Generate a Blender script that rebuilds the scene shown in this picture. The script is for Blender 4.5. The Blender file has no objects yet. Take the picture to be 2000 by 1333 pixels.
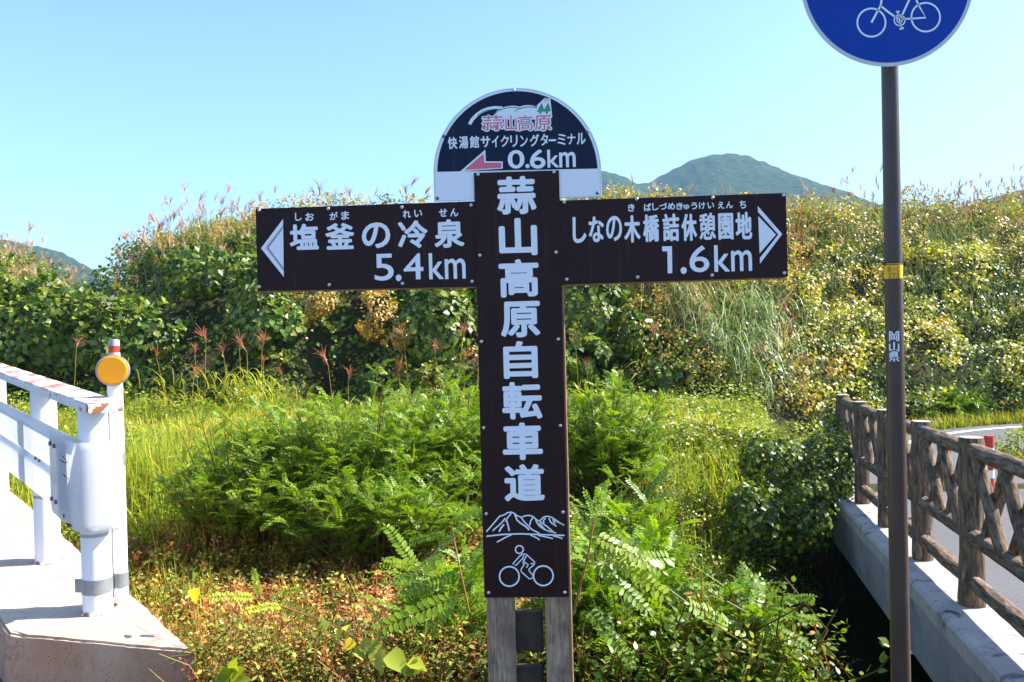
import bpy, bmesh, math, random
import numpy as np
from mathutils import Vector, Matrix, noise as mnoise

rng = np.random.default_rng(7)
random.seed(7)
scene = bpy.context.scene
COL = scene.collection
F = 1556.0
EYE = 1.55
PITCH = math.atan(26.5 / F)
ROLL = math.radians(1.1)

# ------------------------------------------------------------------ camera
fwd = Vector((0, math.cos(PITCH), -math.sin(PITCH)))
r0 = Vector((1, 0, 0))
u0 = r0.cross(fwd)
cr = r0 * math.cos(ROLL) - u0 * math.sin(ROLL)
cu = r0 * math.sin(ROLL) + u0 * math.cos(ROLL)
cam_d = bpy.data.cameras.new('camera')
cam = bpy.data.objects.new('camera', cam_d)
COL.objects.link(cam)
cam_d.sensor_width = 36
cam_d.lens = F / 2000 * 36
cam_d.clip_start = 0.05
cam_d.clip_end = 20000
M3 = Matrix((cr, cu, -fwd)).transposed()
cam.matrix_world = Matrix.Translation((0, 0, EYE)) @ M3.to_4x4()
scene.camera = cam
CAM = Vector((0, 0, EYE))

def ray(px, py):
    return (fwd + cr * ((px - 1000) / F) - cu * ((py - 666.5) / F))

def P(px, py, Y):
    d = ray(px, py)
    return CAM + d * (Y / d.y)

# ------------------------------------------------------------------ light
SUN_EL, SUN_AZ = math.radians(41), math.radians(80)   # azimuth from +Y towards +X
world = bpy.data.worlds.new('World')
scene.world = world
world.use_nodes = True
wn = world.node_tree
bg = wn.nodes['Background']
sky = wn.nodes.new('ShaderNodeTexSky')
sky.sky_type = 'NISHITA'
sky.sun_disc = False
sky.sun_elevation = SUN_EL
sky.sun_rotation = SUN_AZ
sky.air_density = 1.0
sky.dust_density = 2.0
sky.ozone_density = 1.3
sky.altitude = 400
tint = wn.nodes.new('ShaderNodeMix'); tint.data_type = 'RGBA'; tint.blend_type = 'MULTIPLY'
tint.inputs[0].default_value = 1.0
tint.inputs[7].default_value = (0.76, 0.875, 1.10, 1)
wn.links.new(sky.outputs[0], tint.inputs[6])
wn.links.new(tint.outputs[2], bg.inputs[0])
bg.inputs[1].default_value = 0.105
sd = bpy.data.lights.new('sun', 'SUN')
sd.energy = 5.0
sd.angle = math.radians(0.53)
sd.color = (1.0, 0.95, 0.87)
sun = bpy.data.objects.new('sun', sd)
COL.objects.link(sun)
sdir = Vector((math.sin(SUN_AZ) * math.cos(SUN_EL), math.cos(SUN_AZ) * math.cos(SUN_EL), math.sin(SUN_EL)))
sun.rotation_euler = sdir.to_track_quat('Z', 'Y').to_euler()
scene.view_settings.view_transform = 'Standard'
scene.view_settings.look = 'None'
scene.view_settings.exposure = 1.62
scene.view_settings.gamma = 1
scene.view_settings.use_curve_mapping = False
scene.cycles.max_bounces = 8
scene.cycles.diffuse_bounces = 3
scene.cycles.transparent_max_bounces = 6
scene.cycles.transmission_bounces = 4
scene.cycles.use_adaptive_sampling = True

# ------------------------------------------------------------------ materials
MATS = {}
class NT:
    def __init__(s, name):
        s.m = bpy.data.materials.new(name)
        s.m.use_nodes = True
        s.t = s.m.node_tree
        s.bs = s.t.nodes['Principled BSDF']
        s.out = s.t.nodes['Material Output']
        MATS[name] = s.m
    def n(s, typ, **kw):
        nd = s.t.nodes.new(typ)
        for k, v in kw.items():
            setattr(nd, k, v)
        return nd
    def l(s, a, b):
        s.t.links.new(a, b)
    def coord(s, out='Object', scale=(1, 1, 1)):
        tc = s.n('ShaderNodeTexCoord')
        mp = s.n('ShaderNodeMapping')
        mp.inputs['Scale'].default_value = scale
        s.l(tc.outputs[out], mp.inputs[0])
        return mp.outputs[0]
    def noise(s, vec, scale, detail=5, rough=0.55, dist=0):
        nd = s.n('ShaderNodeTexNoise')
        nd.inputs['Scale'].default_value = scale
        nd.inputs['Detail'].default_value = detail
        nd.inputs['Roughness'].default_value = rough
        nd.inputs['Distortion'].default_value = dist
        if vec is not None: s.l(vec, nd.inputs['Vector'])
        return nd.outputs[0]
    def ramp(s, f, stops):
        r = s.n('ShaderNodeValToRGB')
        e = r.color_ramp.elements
        while len(e) < len(stops): e.new(0.5)
        for i, (p, c) in enumerate(stops):
            e[i].position = p
            e[i].color = (c[0], c[1], c[2], 1) if hasattr(c, '__len__') else (c, c, c, 1)
        s.l(f, r.inputs[0])
        return r.outputs[0]
    def mix(s, f, a, b, mode='MIX'):
        m = s.n('ShaderNodeMix', data_type='RGBA', blend_type=mode)
        for sock, v in ((m.inputs[0], f), (m.inputs[6], a), (m.inputs[7], b)):
            if isinstance(v, (int, float)): sock.default_value = v
            elif isinstance(v, tuple): sock.default_value = (*v, 1)
            else: s.l(v, sock)
        return m.outputs[2]
    def math(s, op, a, b=0.0):
        m = s.n('ShaderNodeMath', operation=op)
        for sock, v in ((m.inputs[0], a), (m.inputs[1], b)):
            if isinstance(v, (int, float)): sock.default_value = v
            else: s.l(v, sock)
        return m.outputs[0]
    def bump(s, h, strength=0.3, dist=0.01):
        b = s.n('ShaderNodeBump')
        b.inputs['Strength'].default_value = strength
        b.inputs['Distance'].default_value = dist
        s.l(h, b.inputs['Height'])
        s.l(b.outputs[0], s.bs.inputs['Normal'])
    def base(s, c, rough=0.5, metal=0.0, spec=0.5):
        i = s.bs.inputs['Base Color']
        if isinstance(c, tuple): i.default_value = (*c, 1)
        else: s.l(c, i)
        if isinstance(rough, (int, float)): s.bs.inputs['Roughness'].default_value = rough
        else: s.l(rough, s.bs.inputs['Roughness'])
        s.bs.inputs['Metallic'].default_value = metal
        s.bs.inputs['Specular IOR Level'].default_value = spec
        return s.m

def leaf_mat(name, rough=0.45, trans=0.4, spec=0.4, vary=0.0, tt=(1.2, 1.2, 0.4), gain=(1.38, 1.22, .52)):
    t = NT(name)
    at = t.n('ShaderNodeAttribute', attribute_name='Col')
    c = t.mix(1.0, at.outputs['Color'], gain, 'MULTIPLY')
    if vary:
        oi = t.n('ShaderNodeObjectInfo')
        v = t.ramp(oi.outputs['Random'], [(0, (1 - vary, 1 - vary, 1 - vary)), (0.5, (1, 1, 1)), (1, (1 + vary * 1.6, 1 + vary, 1 - vary * .3))])
        c = t.mix(1.0, c, v, 'MULTIPLY')
    t.base(c, rough, 0, spec)
    tr = t.n('ShaderNodeBsdfTranslucent')
    t.l(t.mix(1.0, c, tt, 'MULTIPLY'), tr.inputs[0])
    ms = t.n('ShaderNodeMixShader')
    ms.inputs[0].default_value = trans
    t.l(t.bs.outputs[0], ms.inputs[1]); t.l(tr.outputs[0], ms.inputs[2])
    t.l(ms.outputs[0], t.out.inputs[0])
    return t.m

M_LEAF = leaf_mat('leaf', 0.44, 0.38, 0.5)
M_LEAFO = leaf_mat('leaf_varied', 0.42, 0.42, 0.45, vary=0.22)
M_GRASS = leaf_mat('grass', 0.45, 0.4, 0.35, gain=(1.42, 1.3, .62))
M_PALEG = leaf_mat('pale_grass', 0.4, 0.3, 0.5, tt=(1.1, 1.1, .8), gain=(1.0, 1.08, 1.0))
M_DRY = leaf_mat('dry_plant', 0.7, 0.3, 0.2, tt=(1.1, 1.0, 0.8), gain=(1.2, 1.08, .75))

def concrete(name, c0, c1, stain=(0.2, 0.16, 0.12), sc=1.0, st=0.35, pits=0.5):
    t = NT(name)
    v = t.coord('Object')
    big = t.noise(v, 2.2 * sc, 6, 0.6)
    fine = t.noise(v, 60 * sc, 4, 0.6)
    c = t.mix(t.ramp(big, [(0.35, 0), (0.65, 1)]), c0, c1)
    c = t.mix(t.math('MULTIPLY', t.ramp(fine, [(0.4, 0), (0.75, 1)]), 0.3), c, (0.5, 0.46, 0.4), 'MULTIPLY')
    s2 = t.ramp(t.noise(v, 5.5 * sc, 7, 0.7, 0.6), [(0.55, 0), (0.68, 1)])
    c = t.mix(t.math('MULTIPLY', s2, st), c, stain)
    vo = t.n('ShaderNodeTexVoronoi'); vo.inputs['Scale'].default_value = 55 * sc
    t.l(v, vo.inputs['Vector'])
    pit = t.ramp(vo.outputs['Distance'], [(0.0, 0), (0.22, 1)])
    pc = t.math('MULTIPLY', t.ramp(vo.outputs['Distance'], [(0.14, 1), (0.24, 0)]), t.ramp(t.noise(v, 9 * sc, 3), [(0.45, 0), (0.6, pits)]))
    c = t.mix(pc, c, (0.06, 0.05, 0.04))
    t.base(c, 0.9, 0, 0.2)
    t.bump(t.math('ADD', fine, t.math('MULTIPLY', pit, 0.8)), 0.5, 0.004)
    return t.m
M_CONC = concrete('pale_concrete', (0.38, 0.31, 0.24), (0.47, 0.40, 0.32), (0.2, 0.14, 0.1), 1.0, 0.6)
M_CONCF = concrete('rough_concrete', (0.5, 0.25, 0.145), (0.62, 0.37, 0.24), (0.11, 0.08, 0.06), 1.4, 0.75, 0.95)
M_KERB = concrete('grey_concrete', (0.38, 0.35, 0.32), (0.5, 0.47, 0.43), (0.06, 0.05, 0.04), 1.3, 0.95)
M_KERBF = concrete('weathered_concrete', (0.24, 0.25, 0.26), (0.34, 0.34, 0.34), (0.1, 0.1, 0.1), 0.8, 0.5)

def asphalt():
    t = NT('asphalt')
    v = t.coord('Object')
    fine = t.noise(v, 120, 3, 0.7)
    big = t.noise(v, 0.8, 5)
    c = t.mix(big, (0.075, 0.075, 0.08), (0.12, 0.12, 0.125))
    c = t.mix(t.ramp(fine, [(0.5, 0), (0.7, 1)]), c, (0.2, 0.2, 0.2))
    t.base(c, 0.9, 0, 0.25); t.bump(fine, 0.5, 0.01)
    return t.m
M_ASPH = asphalt()
def simple(name, c, rough=0.5, metal=0.0, spec=0.5, nz=0.0, nsc=30):
    t = NT(name)
    if nz:
        v = t.coord('Object')
        f = t.ramp(t.noise(v, nsc, 6, 0.65), [(0.3, 1 - nz), (0.7, 1.0)])
        t.base(t.mix(1.0, c, f, 'MULTIPLY'), rough, metal, spec)
        t.bump(t.noise(v, nsc * 3, 3), 0.1, 0.002)
        return t.m
    return t.base(c, rough, metal, spec)
M_LINE = simple('road_paint', (0.75, 0.75, 0.72), 0.8, nz=0.3)
M_WHITE = simple('sign_white', (0.84, 0.86, 0.9), 0.45, spec=0.3)
M_PINK = simple('sign_pink', (0.72, 0.14, 0.22), 0.4)
M_GREEN = simple('sign_green', (0.02, 0.32, 0.18), 0.4)
M_BOLT = simple('bolt_steel', (0.62, 0.58, 0.56), 0.35, 0.6)
M_RIM = simple('sign_edge_aluminium', (0.62, 0.66, 0.7), 0.35, 0.2)
M_DARKBOLT = simple('dark_bolt', (0.12, 0.13, 0.15), 0.4, 0.5)
M_BLUE = simple('blue_sheeting', (0.0015, 0.052, 0.36), 0.5, spec=0.15, nz=0.08, nsc=6)
M_SGREY = simple('grey_sheeting', (0.6, 0.62, 0.66), 0.4)
M_POLE = simple('brown_pole_paint', (0.088, 0.054, 0.042), 0.36, spec=0.4, nz=0.3, nsc=12)
M_YEL = simple('yellow_sticker', (0.85, 0.5, 0.01), 0.45)
M_BLK = simple('black_print', (0.03, 0.02, 0.01), 0.6)
M_OBR = simple('brown_print', (0.45, 0.2, 0.01), 0.6)
M_ORANGE = simple('orange_reflector', (0.9, 0.36, 0.004), 0.3, nz=0.06, nsc=20)
M_GREY = simple('grey_plastic', (0.42, 0.38, 0.36), 0.5)
M_RED = simple('red_band', (0.62, 0.04, 0.02), 0.45, nz=0.2)
M_GALV = simple('galvanised_steel', (0.36, 0.37, 0.38), 0.45, 0.5, nz=0.25)
M_RAILB = simple('painted_delineator', (0.8, 0.82, 0.84), 0.4, nz=0.06, nsc=5)
M_CYAN = simple('blue_stain', (0.1, 0.22, 0.38), 0.7)

def brown_panel(name, c):
    t = NT(name)
    v = t.coord('Object')
    f = t.noise(v, 7, 6, 0.6)
    c2 = t.mix(t.ramp(f, [(0.35, 0), (0.75, 1)]), c, (c[0] * 1.35, c[1] * 1.3, c[2] * 1.3))
    sk = t.noise(t.coord('Object', (1, 1, .06)), 34, 5, 0.7)
    c2 = t.mix(t.math('MULTIPLY', t.ramp(sk, [(0.56, 0), (0.72, 1)]), 0.10), c2, (.16, .15, .14))
    sp = t.noise(v, 160, 2, 0.5)
    c2 = t.mix(t.ramp(sp, [(0.70, 0), (0.74, 0.25)]), c2, (.2, .18, .16))
    t.base(c2, t.ramp(f, [(0.3, 0.42), (0.7, 0.55)]), 0, 0.22)
    t.bump(t.noise(v, 2.5, 2), 0.08, 0.02)
    return t.m
M_BROWN = brown_panel('dark_brown_panel', (0.020, 0.0058, 0.0062))
M_NAVY = brown_panel('navy_panel', (0.002, 0.010, 0.034))

def wood():
    t = NT('grey_timber')
    v = t.coord('Object', (14, 14, 1.2))
    g = t.noise(v, 6, 8, 0.65, 1.5)
    c = t.ramp(g, [(0.25, (0.10, 0.062, 0.04)), (0.48, (0.36, 0.24, 0.155)), (0.72, (0.56, 0.41, 0.29))])
    v2 = t.coord('Object')
    c = t.mix(t.ramp(t.noise(v2, 9, 5), [(0.4, 0), (0.62, 0.6)]), c, (0.07, 0.055, 0.045))
    t.base(c, 0.85, 0, 0.2); t.bump(g, 0.6, 0.006)
    return t.m
M_WOOD = wood()
def woodside():
    t = NT('warm_timber')
    v = t.coord('Object', (20, 20, 1.5))
    g = t.noise(v, 6, 8, 0.65, 1.0)
    t.base(t.ramp(g, [(0.3, (0.2, 0.1, 0.05)), (0.7, (0.42, 0.27, 0.15))]), 0.8, 0, 0.2)
    t.bump(g, 0.5, 0.004)
    return t.m
M_WARM = woodside()

def bark():
    t = NT('fake_log_concrete')
    v = t.coord('Object', (1, 1, 0.16))
    g = t.noise(v, 48, 6, 0.65, 0.8)
    g2 = t.noise(t.coord('Object'), 14, 5, 0.6)
    c = t.ramp(g, [(0.36, (0.045, 0.032, 0.022)), (0.5, (0.17, 0.112, 0.07)), (0.68, (0.36, 0.26, 0.18))])
    c = t.mix(t.ramp(g2, [(0.45, 0), (0.7, 0.55)]), c, (0.13, 0.09, 0.06))
    t.base(c, 0.85, 0, 0.25); t.bump(g, 0.9, 0.018)
    return t.m
M_BARK = bark()
def ring():
    t = NT('log_end')
    v = t.coord('Object')
    g = t.noise(v, 25, 4)
    t.base(t.mix(g, (0.3, 0.23, 0.18), (0.48, 0.4, 0.33)), 0.85, 0, 0.2)
    return t.m
M_RING = ring()

def rail_white():
    t = NT('white_guardrail_paint')
    v = t.coord('Object')
    sv = t.coord('Object', (1, 1, 0.12))
    dirt = t.ramp(t.noise(sv, 16, 6, 0.6), [(0.5, 0), (0.85, 0.35)])
    c = t.mix(dirt, (0.8, 0.81, 0.83), (0.5, 0.46, 0.42))
    ru = t.ramp(t.noise(v, 26, 7, 0.7, 0.4), [(0.69, 0), (0.73, 1)])
    c = t.mix(ru, c, (0.17, 0.06, 0.025))
    t.base(c, t.ramp(ru, [(0, 0.35), (1, 0.9)]), 0, 0.5)
    return t.m
M_RAIL = rail_white()
def rail_post():
    t = NT('white_post_paint')
    v = t.coord('Object')
    dirt = t.ramp(t.noise(t.coord('Object', (1, 1, 0.2)), 9, 6, 0.6), [(0.5, 0), (0.9, 0.3)])
    c = t.mix(dirt, (0.8, 0.81, 0.83), (0.55, 0.5, 0.45))
    # rust ring at the foot
    tc = t.n('ShaderNodeTexCoord'); sx = t.n('ShaderNodeSeparateXYZ'); t.l(tc.outputs['Object'], sx.inputs[0])
    foot = t.ramp(t.math('ADD', sx.outputs[2], t.math('MULTIPLY', t.noise(v, 30, 4), 0.03)), [(0.018, 1), (0.03, 0)])
    c = t.mix(foot, c, (0.2, 0.08, 0.04))
    t.base(c, 0.35, 0, 0.5)
    return t.m
M_POST = rail_post()
def handrail_mat():
    # local X runs along the rail from its end, worn red and white stripes on the top
    t = NT('striped_rusty_rail_paint')
    tc = t.n('ShaderNodeTexCoord'); sx = t.n('ShaderNodeSeparateXYZ'); t.l(tc.outputs['Object'], sx.inputs[0])
    v = tc.outputs['Object']
    ph = t.math('ADD', sx.outputs[0], t.math('MULTIPLY', sx.outputs[1], 1.0))
    w = t.math('PINGPONG', ph, 0.17)
    stripe = t.ramp(w, [(0.083, 0), (0.09, 1)])
    wear = t.ramp(t.noise(v, 14, 7, 0.7), [(0.4, 0), (0.55, 1)])
    fade = t.ramp(sx.outputs[0], [(0.15, 0.6), (0.6, 1)])
    geo = t.n('ShaderNodeNewGeometry'); sn = t.n('ShaderNodeSeparateXYZ'); t.l(geo.outputs['Normal'], sn.inputs[0])
    top = t.ramp(sn.outputs[2], [(0.6, 0), (0.8, 1)])
    red = t.math('MULTIPLY', t.math('MULTIPLY', stripe, top), fade)
    red = t.math('MULTIPLY', red, t.ramp(wear, [(0, 0.45), (1, 1)]))
    c = t.mix(red, (0.75, 0.72, 0.68), (0.42, 0.10, 0.05))
    rn = t.noise(v, 20, 8, 0.72, 0.3)
    rust = t.ramp(t.math('ADD', rn, t.ramp(sx.outputs[0], [(0.0, 0.16), (0.02, 0.06), (0.25, 0.0)])), [(0.60, 0), (0.66, 1)])
    c = t.mix(rust, c, t.mix(t.noise(v, 60, 3), (0.22, 0.07, 0.025), (0.1, 0.035, 0.02)))
    t.base(c, 0.55, 0, 0.4)
    return t.m
M_HRAIL = handrail_mat()
def rust_end():
    t = NT('rusty_rail_end')
    v = t.coord('Object')
    r = t.ramp(t.noise(v, 15, 6, 0.65), [(0.46, 0), (0.54, 1)])
    t.base(t.mix(r, (0.28, 0.1, 0.04), (0.85, 0.8, 0.72)), 0.6)
    return t.m
M_RUSTEND = rust_end()

def ground_mat():
    t = NT('weedy_soil')
    v = t.coord('Object')
    a = t.noise(v, 1.2, 6); b = t.noise(v, 22, 6, 0.7)
    c = t.mix(t.ramp(a, [(0.35, 0), (0.65, 1)]), (0.035, 0.05, 0.016), (0.085, 0.075, 0.035))
    c = t.mix(t.ramp(b, [(0.45, 0), (0.65, 0.7)]), c, (0.03, 0.035, 0.018))
    t.base(c, 1.0, 0, 0.1); t.bump(b, 1.0, 0.05)
    return t.m
M_GROUND = ground_mat()
def hill_mat():
    t = NT('wooded_mountain')
    v = t.coord('Object')
    a = t.noise(v, 0.03, 6, 0.6); b = t.noise(v, 0.14, 8, 0.7)
    c = t.mix(t.ramp(a, [(0.4, 0), (0.6, 1)]), (0.018, 0.042, 0.018), (0.035, 0.065, 0.025))
    c = t.mix(t.ramp(b, [(0.42, 0), (0.62, 1)]), c, (0.075, 0.095, 0.035))
    t.base(c, 1.0, 0, 0.05); t.bump(b, 1.0, 12)
    return t.m
M_HILL = hill_mat()
M_STEM = simple('green_stem', (0.09, 0.1, 0.03), 0.6, nz=0.3)
M_TWIG = simple('brown_twig', (0.2, 0.12, 0.07), 0.8, nz=0.4)

# ------------------------------------------------------------------ helpers
def tag(o, label=None, cat=None, group=None, kind=None):
    if label: o['label'] = label
    if cat: o['category'] = cat
    if group: o['group'] = group
    if kind: o['kind'] = kind
    return o

def empty(name, loc=(0, 0, 0), label=None, cat=None, group=None):
    o = bpy.data.objects.new(name, None)
    COL.objects.link(o); o.location = loc
    o.empty_display_size = 0.1
    return tag(o, label, cat, group)

def link(name, me, parent=None, mat=None, mw=None):
    o = bpy.data.objects.new(name, me)
    COL.objects.link(o)
    if mat is not None and not me.materials: me.materials.append(mat)
    if mw is not None: o.matrix_world = mw
    if parent is not None:
        o.parent = parent
        if mw is not None:
            o.matrix_local = parent_inv(parent) @ mw
    return o
def full(o):
    m = o.matrix_basis.copy()
    while o.parent:
        o = o.parent; m = o.matrix_basis @ m
    return m
def parent_inv(p): return full(p).inverted()

def bm_obj(name, bm, parent=None, mat=None, mw=None, smooth=False):
    me = bpy.data.meshes.new(name)
    bmesh.ops.recalc_face_normals(bm, faces=bm.faces)
    bm.to_mesh(me); bm.free()
    if smooth: me.shade_smooth()
    return link(name, me, parent, mat, mw)

def box_bm(sx, sy, sz, bev=0.0, c=(0, 0, 0)):
    bm = bmesh.new()
    bmesh.ops.create_cube(bm, size=1)
    for v in bm.verts: v.co = Vector((v.co.x * sx + c[0], v.co.y * sy + c[1], v.co.z * sz + c[2]))
    if bev: bmesh.ops.bevel(bm, geom=bm.edges[:], offset=bev, segments=2, affect='EDGES')
    return bm
def cyl_bm(r1, r2, h, seg=24, bev=0.0):
    bm = bmesh.new()
    bmesh.ops.create_cone(bm, cap_ends=True, segments=seg, radius1=r1, radius2=r2, depth=h)
    for v in bm.verts: v.co.z += h / 2
    if bev:
        es = [e for e in bm.edges if abs(e.verts[0].co.z - e.verts[1].co.z) < 1e-6]
        bmesh.ops.bevel(bm, geom=es, offset=bev, segments=2, affect='EDGES')
    return bm
def smooth_sides(o, ang=0.6):
    o.data.shade_smooth()
    o.data.set_sharp_from_angle(angle=ang)
    return o
def poly_bm(pts, y0, y1):
    """prism: outline pts (x,z) between depth y0 (front) and y1"""
    bm = bmesh.new()
    a = [bm.verts.new((p[0], y0, p[1])) for p in pts]
    b = [bm.verts.new((p[0], y1, p[1])) for p in pts]
    bm.faces.new(a); bm.faces.new(b[::-1])
    n = len(pts)
    for i in range(n): bm.faces.new((a[i], b[i], b[(i + 1) % n], a[(i + 1) % n]))
    return bm

def merged_mesh(name, parts):
    """parts: list of (verts Nx3, faces Mx k, colours Nx3)"""
    me = bpy.data.meshes.new(name)
    vs = np.concatenate([p[0] for p in parts if p[0] is not None]).astype(np.float32)
    cs = np.concatenate([p[2] for p in parts if p[0] is not None]).astype(np.float32)
    off = 0; loops = []; starts = []; tot = 0
    prev = 0
    for v, f, c in parts:
        if v is not None: prev = off; off += len(v)      # None: more faces on the vertices just added
        loops.append((f + prev).ravel()); k = f.shape[1]
        starts.append(tot + np.arange(len(f)) * k); tot += len(f) * k
    loops = np.concatenate(loops).astype(np.int32); starts = np.concatenate(starts).astype(np.int32)
    me.vertices.add(len(vs)); me.vertices.foreach_set('co', vs.ravel())
    me.loops.add(len(loops)); me.loops.foreach_set('vertex_index', loops)
    me.polygons.add(len(starts)); me.polygons.foreach_set('loop_start', starts)
    at = me.color_attributes.new('Col', 'FLOAT_COLOR', 'POINT')
    at.data.foreach_set('color', np.concatenate([np.clip(cs, 0, 1), np.ones((len(cs), 1), np.float32)], 1).ravel())
    me.update(calc_edges=True)
    return me

def rotmats(dirs, ups=None, spin=None):
    """frames whose local +Y is dirs and whose local +Z is near ups"""
    n = len(dirs)
    y = dirs / np.linalg.norm(dirs, axis=1, keepdims=True)
    if ups is None: ups = np.tile([0, 0, 1.0], (n, 1))
    x = np.cross(y, ups); l = np.linalg.norm(x, axis=1, keepdims=True)
    x = np.where(l < 1e-4, [[1.0, 0, 0]], x / np.maximum(l, 1e-6))
    z = np.cross(x, y)
    R = np.stack([x, y, z], axis=2)
    return R

def place(tv, tf, pos, R, s, col, tc=None):
    """copies of a template; tc: per-vertex colour multiplier of the template"""
    n, k = len(pos), len(tv)
    s = np.asarray(s, float)
    if s.ndim == 0: s = np.full(n, float(s))
    sv = tv[None] * (s[:, None, None] if s.ndim == 1 else s[:, None, :])
    v = np.einsum('nij,nkj->nki', R, sv) + pos[:, None]
    f = (tf[None] + (np.arange(n) * k)[:, None, None]).reshape(-1, tf.shape[1])
    c = np.repeat(col[:, None], k, 1)
    if tc is not None: c = c * tc[None]
    return v.reshape(-1, 3), f, c.reshape(-1, 3)

def pal(n, cols, w=None, jit=0.18):
    cols = np.array(cols, float)
    i = rng.choice(len(cols), n, p=None if w is None else np.array(w) / np.sum(w))
    return np.clip(cols[i] * (1 + rng.normal(0, jit, (n, 1))) * (1 + rng.normal(0, jit * .3, (n, 3))), 0.005, 0.9)

def pal_clump(cols, x, y, z, seed, fr=2.6, mixp=.25):
    """one plant, one colour: the palette entry follows a clump pattern in space"""
    n = len(x); cols = np.array(cols, float)
    q = vnoise(x + .6 * z, y + z, fr, seed) * .65 + vnoise(x, z + y * .7, fr * 2.2, seed + 1) * .35
    i = np.clip(((q - .22) / .56 * len(cols)).astype(int), 0, len(cols) - 1)
    sw = rng.uniform(0, 1, n) < mixp; i[sw] = rng.integers(0, len(cols), int(sw.sum()))
    return np.clip(cols[i] * (1 + rng.normal(0, .14, (n, 1))) * (1 + rng.normal(0, .04, (n, 3))), .005, .9)

def rdir(n):
    v = rng.normal(size=(n, 3)); return v / np.linalg.norm(v, axis=1, keepdims=True)

# templates (local +Y = along the leaf, +Z = upper side)
LEAF4 = (np.array([[0, 0, 0], [.42, .42, .09], [0, 1, -.06], [0, .5, 0], [-.42, .42, .09]]), np.array([[0, 1, 2, 3], [0, 3, 2, 4]]))
LEAF1 = (np.array([[0, 0, 0], [.36, .45, .06], [0, 1, -.05], [-.36, .45, .06]]), np.array([[0, 1, 2, 3]]))
OVAL = (np.array([[0, 0, 0], [.3, .3, .05], [.3, .7, .04], [0, 1, 0], [0, .5, -.02], [-.3, .7, .04], [-.3, .3, .05]]),
        np.array([[0, 1, 2, 4], [4, 2, 3, 5], [0, 4, 5, 6]]))
HEX = (np.array([[0, 0, 0], [.24, .22, .04], [.27, .55, .03], [0, 1, -.08], [-.27, .55, .03], [-.24, .22, .04]]), np.array([[0, 1, 2, 3, 4, 5]]))
NARROW = (np.array([[0, 0, 0], [.13, .45, .02], [0, 1, -.08], [-.13, .45, .02]]), np.array([[0, 1, 2, 3]]))

def blade(bend, w=0.012, seg=4, lean=0.1):
    vs = []
    for i in range(seg + 1):
        t = i / seg
        a = lean + bend * t
        if i == 0: y, z = 0.0, 0.0
        else:
            y += math.sin(a) / seg; z += math.cos(a) / seg
        ww = w * (1 - t ** 1.8) + 0.0006
        tw = 0.35 * t
        vs += [[-ww, y - ww * tw, z], [ww, y + ww * tw, z]]
    f = [[2 * i, 2 * i + 1, 2 * i + 3, 2 * i + 2] for i in range(seg)]
    return np.array(vs, float), np.array(f)
BLADES = [blade(b, w, 3, l) for b, w, l in ((.3, .010, .05), (.7, .012, .1), (1.1, .013, .15), (1.6, .013, .1), (2.1, .012, .2), (.15, .009, .02))]

def scatter_blades(parts, pos, h, col, wscale=1.0, spread=1.0, temps=BLADES):
    n = len(pos)
    which = rng.integers(0, len(temps), n)
    a = rng.uniform(0, 2 * math.pi, n)
    tc = None
    for k, (tv, tf) in enumerate(temps):
        m = which == k
        if not m.any(): continue
        ca, sa = np.cos(a[m]), np.sin(a[m]); z = np.zeros_like(ca); o = np.ones_like(ca)
        R = np.stack([np.stack([ca, -sa, z], 1), np.stack([sa, ca, z], 1), np.stack([z, z, o], 1)], 1)
        s = np.stack([np.full(m.sum(), wscale), h[m] * spread, h[m]], 1)
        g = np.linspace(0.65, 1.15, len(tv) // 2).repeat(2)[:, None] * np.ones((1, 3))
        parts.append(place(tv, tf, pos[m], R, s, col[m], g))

def tube(pts, r, seg=6, r_end=None):
    pts = np.array(pts, float); n = len(pts)
    rr = np.linspace(r, r if r_end is None else r_end, n)
    d = np.gradient(pts, axis=0); d /= np.linalg.norm(d, axis=1, keepdims=True)
    ref = np.array([0.3, 0.2, 1.0]) if abs(d[0][2]) < 0.8 else np.array([1.0, 0.1, 0.1])
    x = np.cross(d, ref); x /= np.linalg.norm(x, axis=1, keepdims=True); y = np.cross(d, x)
    a = np.arange(seg) / seg * 2 * math.pi
    v = pts[:, None] + rr[:, None, None] * (np.cos(a)[None, :, None] * x[:, None] + np.sin(a)[None, :, None] * y[:, None])
    f = [[i * seg + j, i * seg + (j + 1) % seg, (i + 1) * seg + (j + 1) % seg, (i + 1) * seg + j] for i in range(n - 1) for j in range(seg)]
    return v.reshape(-1, 3), np.array(f)
def colr(v, c): return np.tile(np.array(c, float), (len(v), 1))

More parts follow.
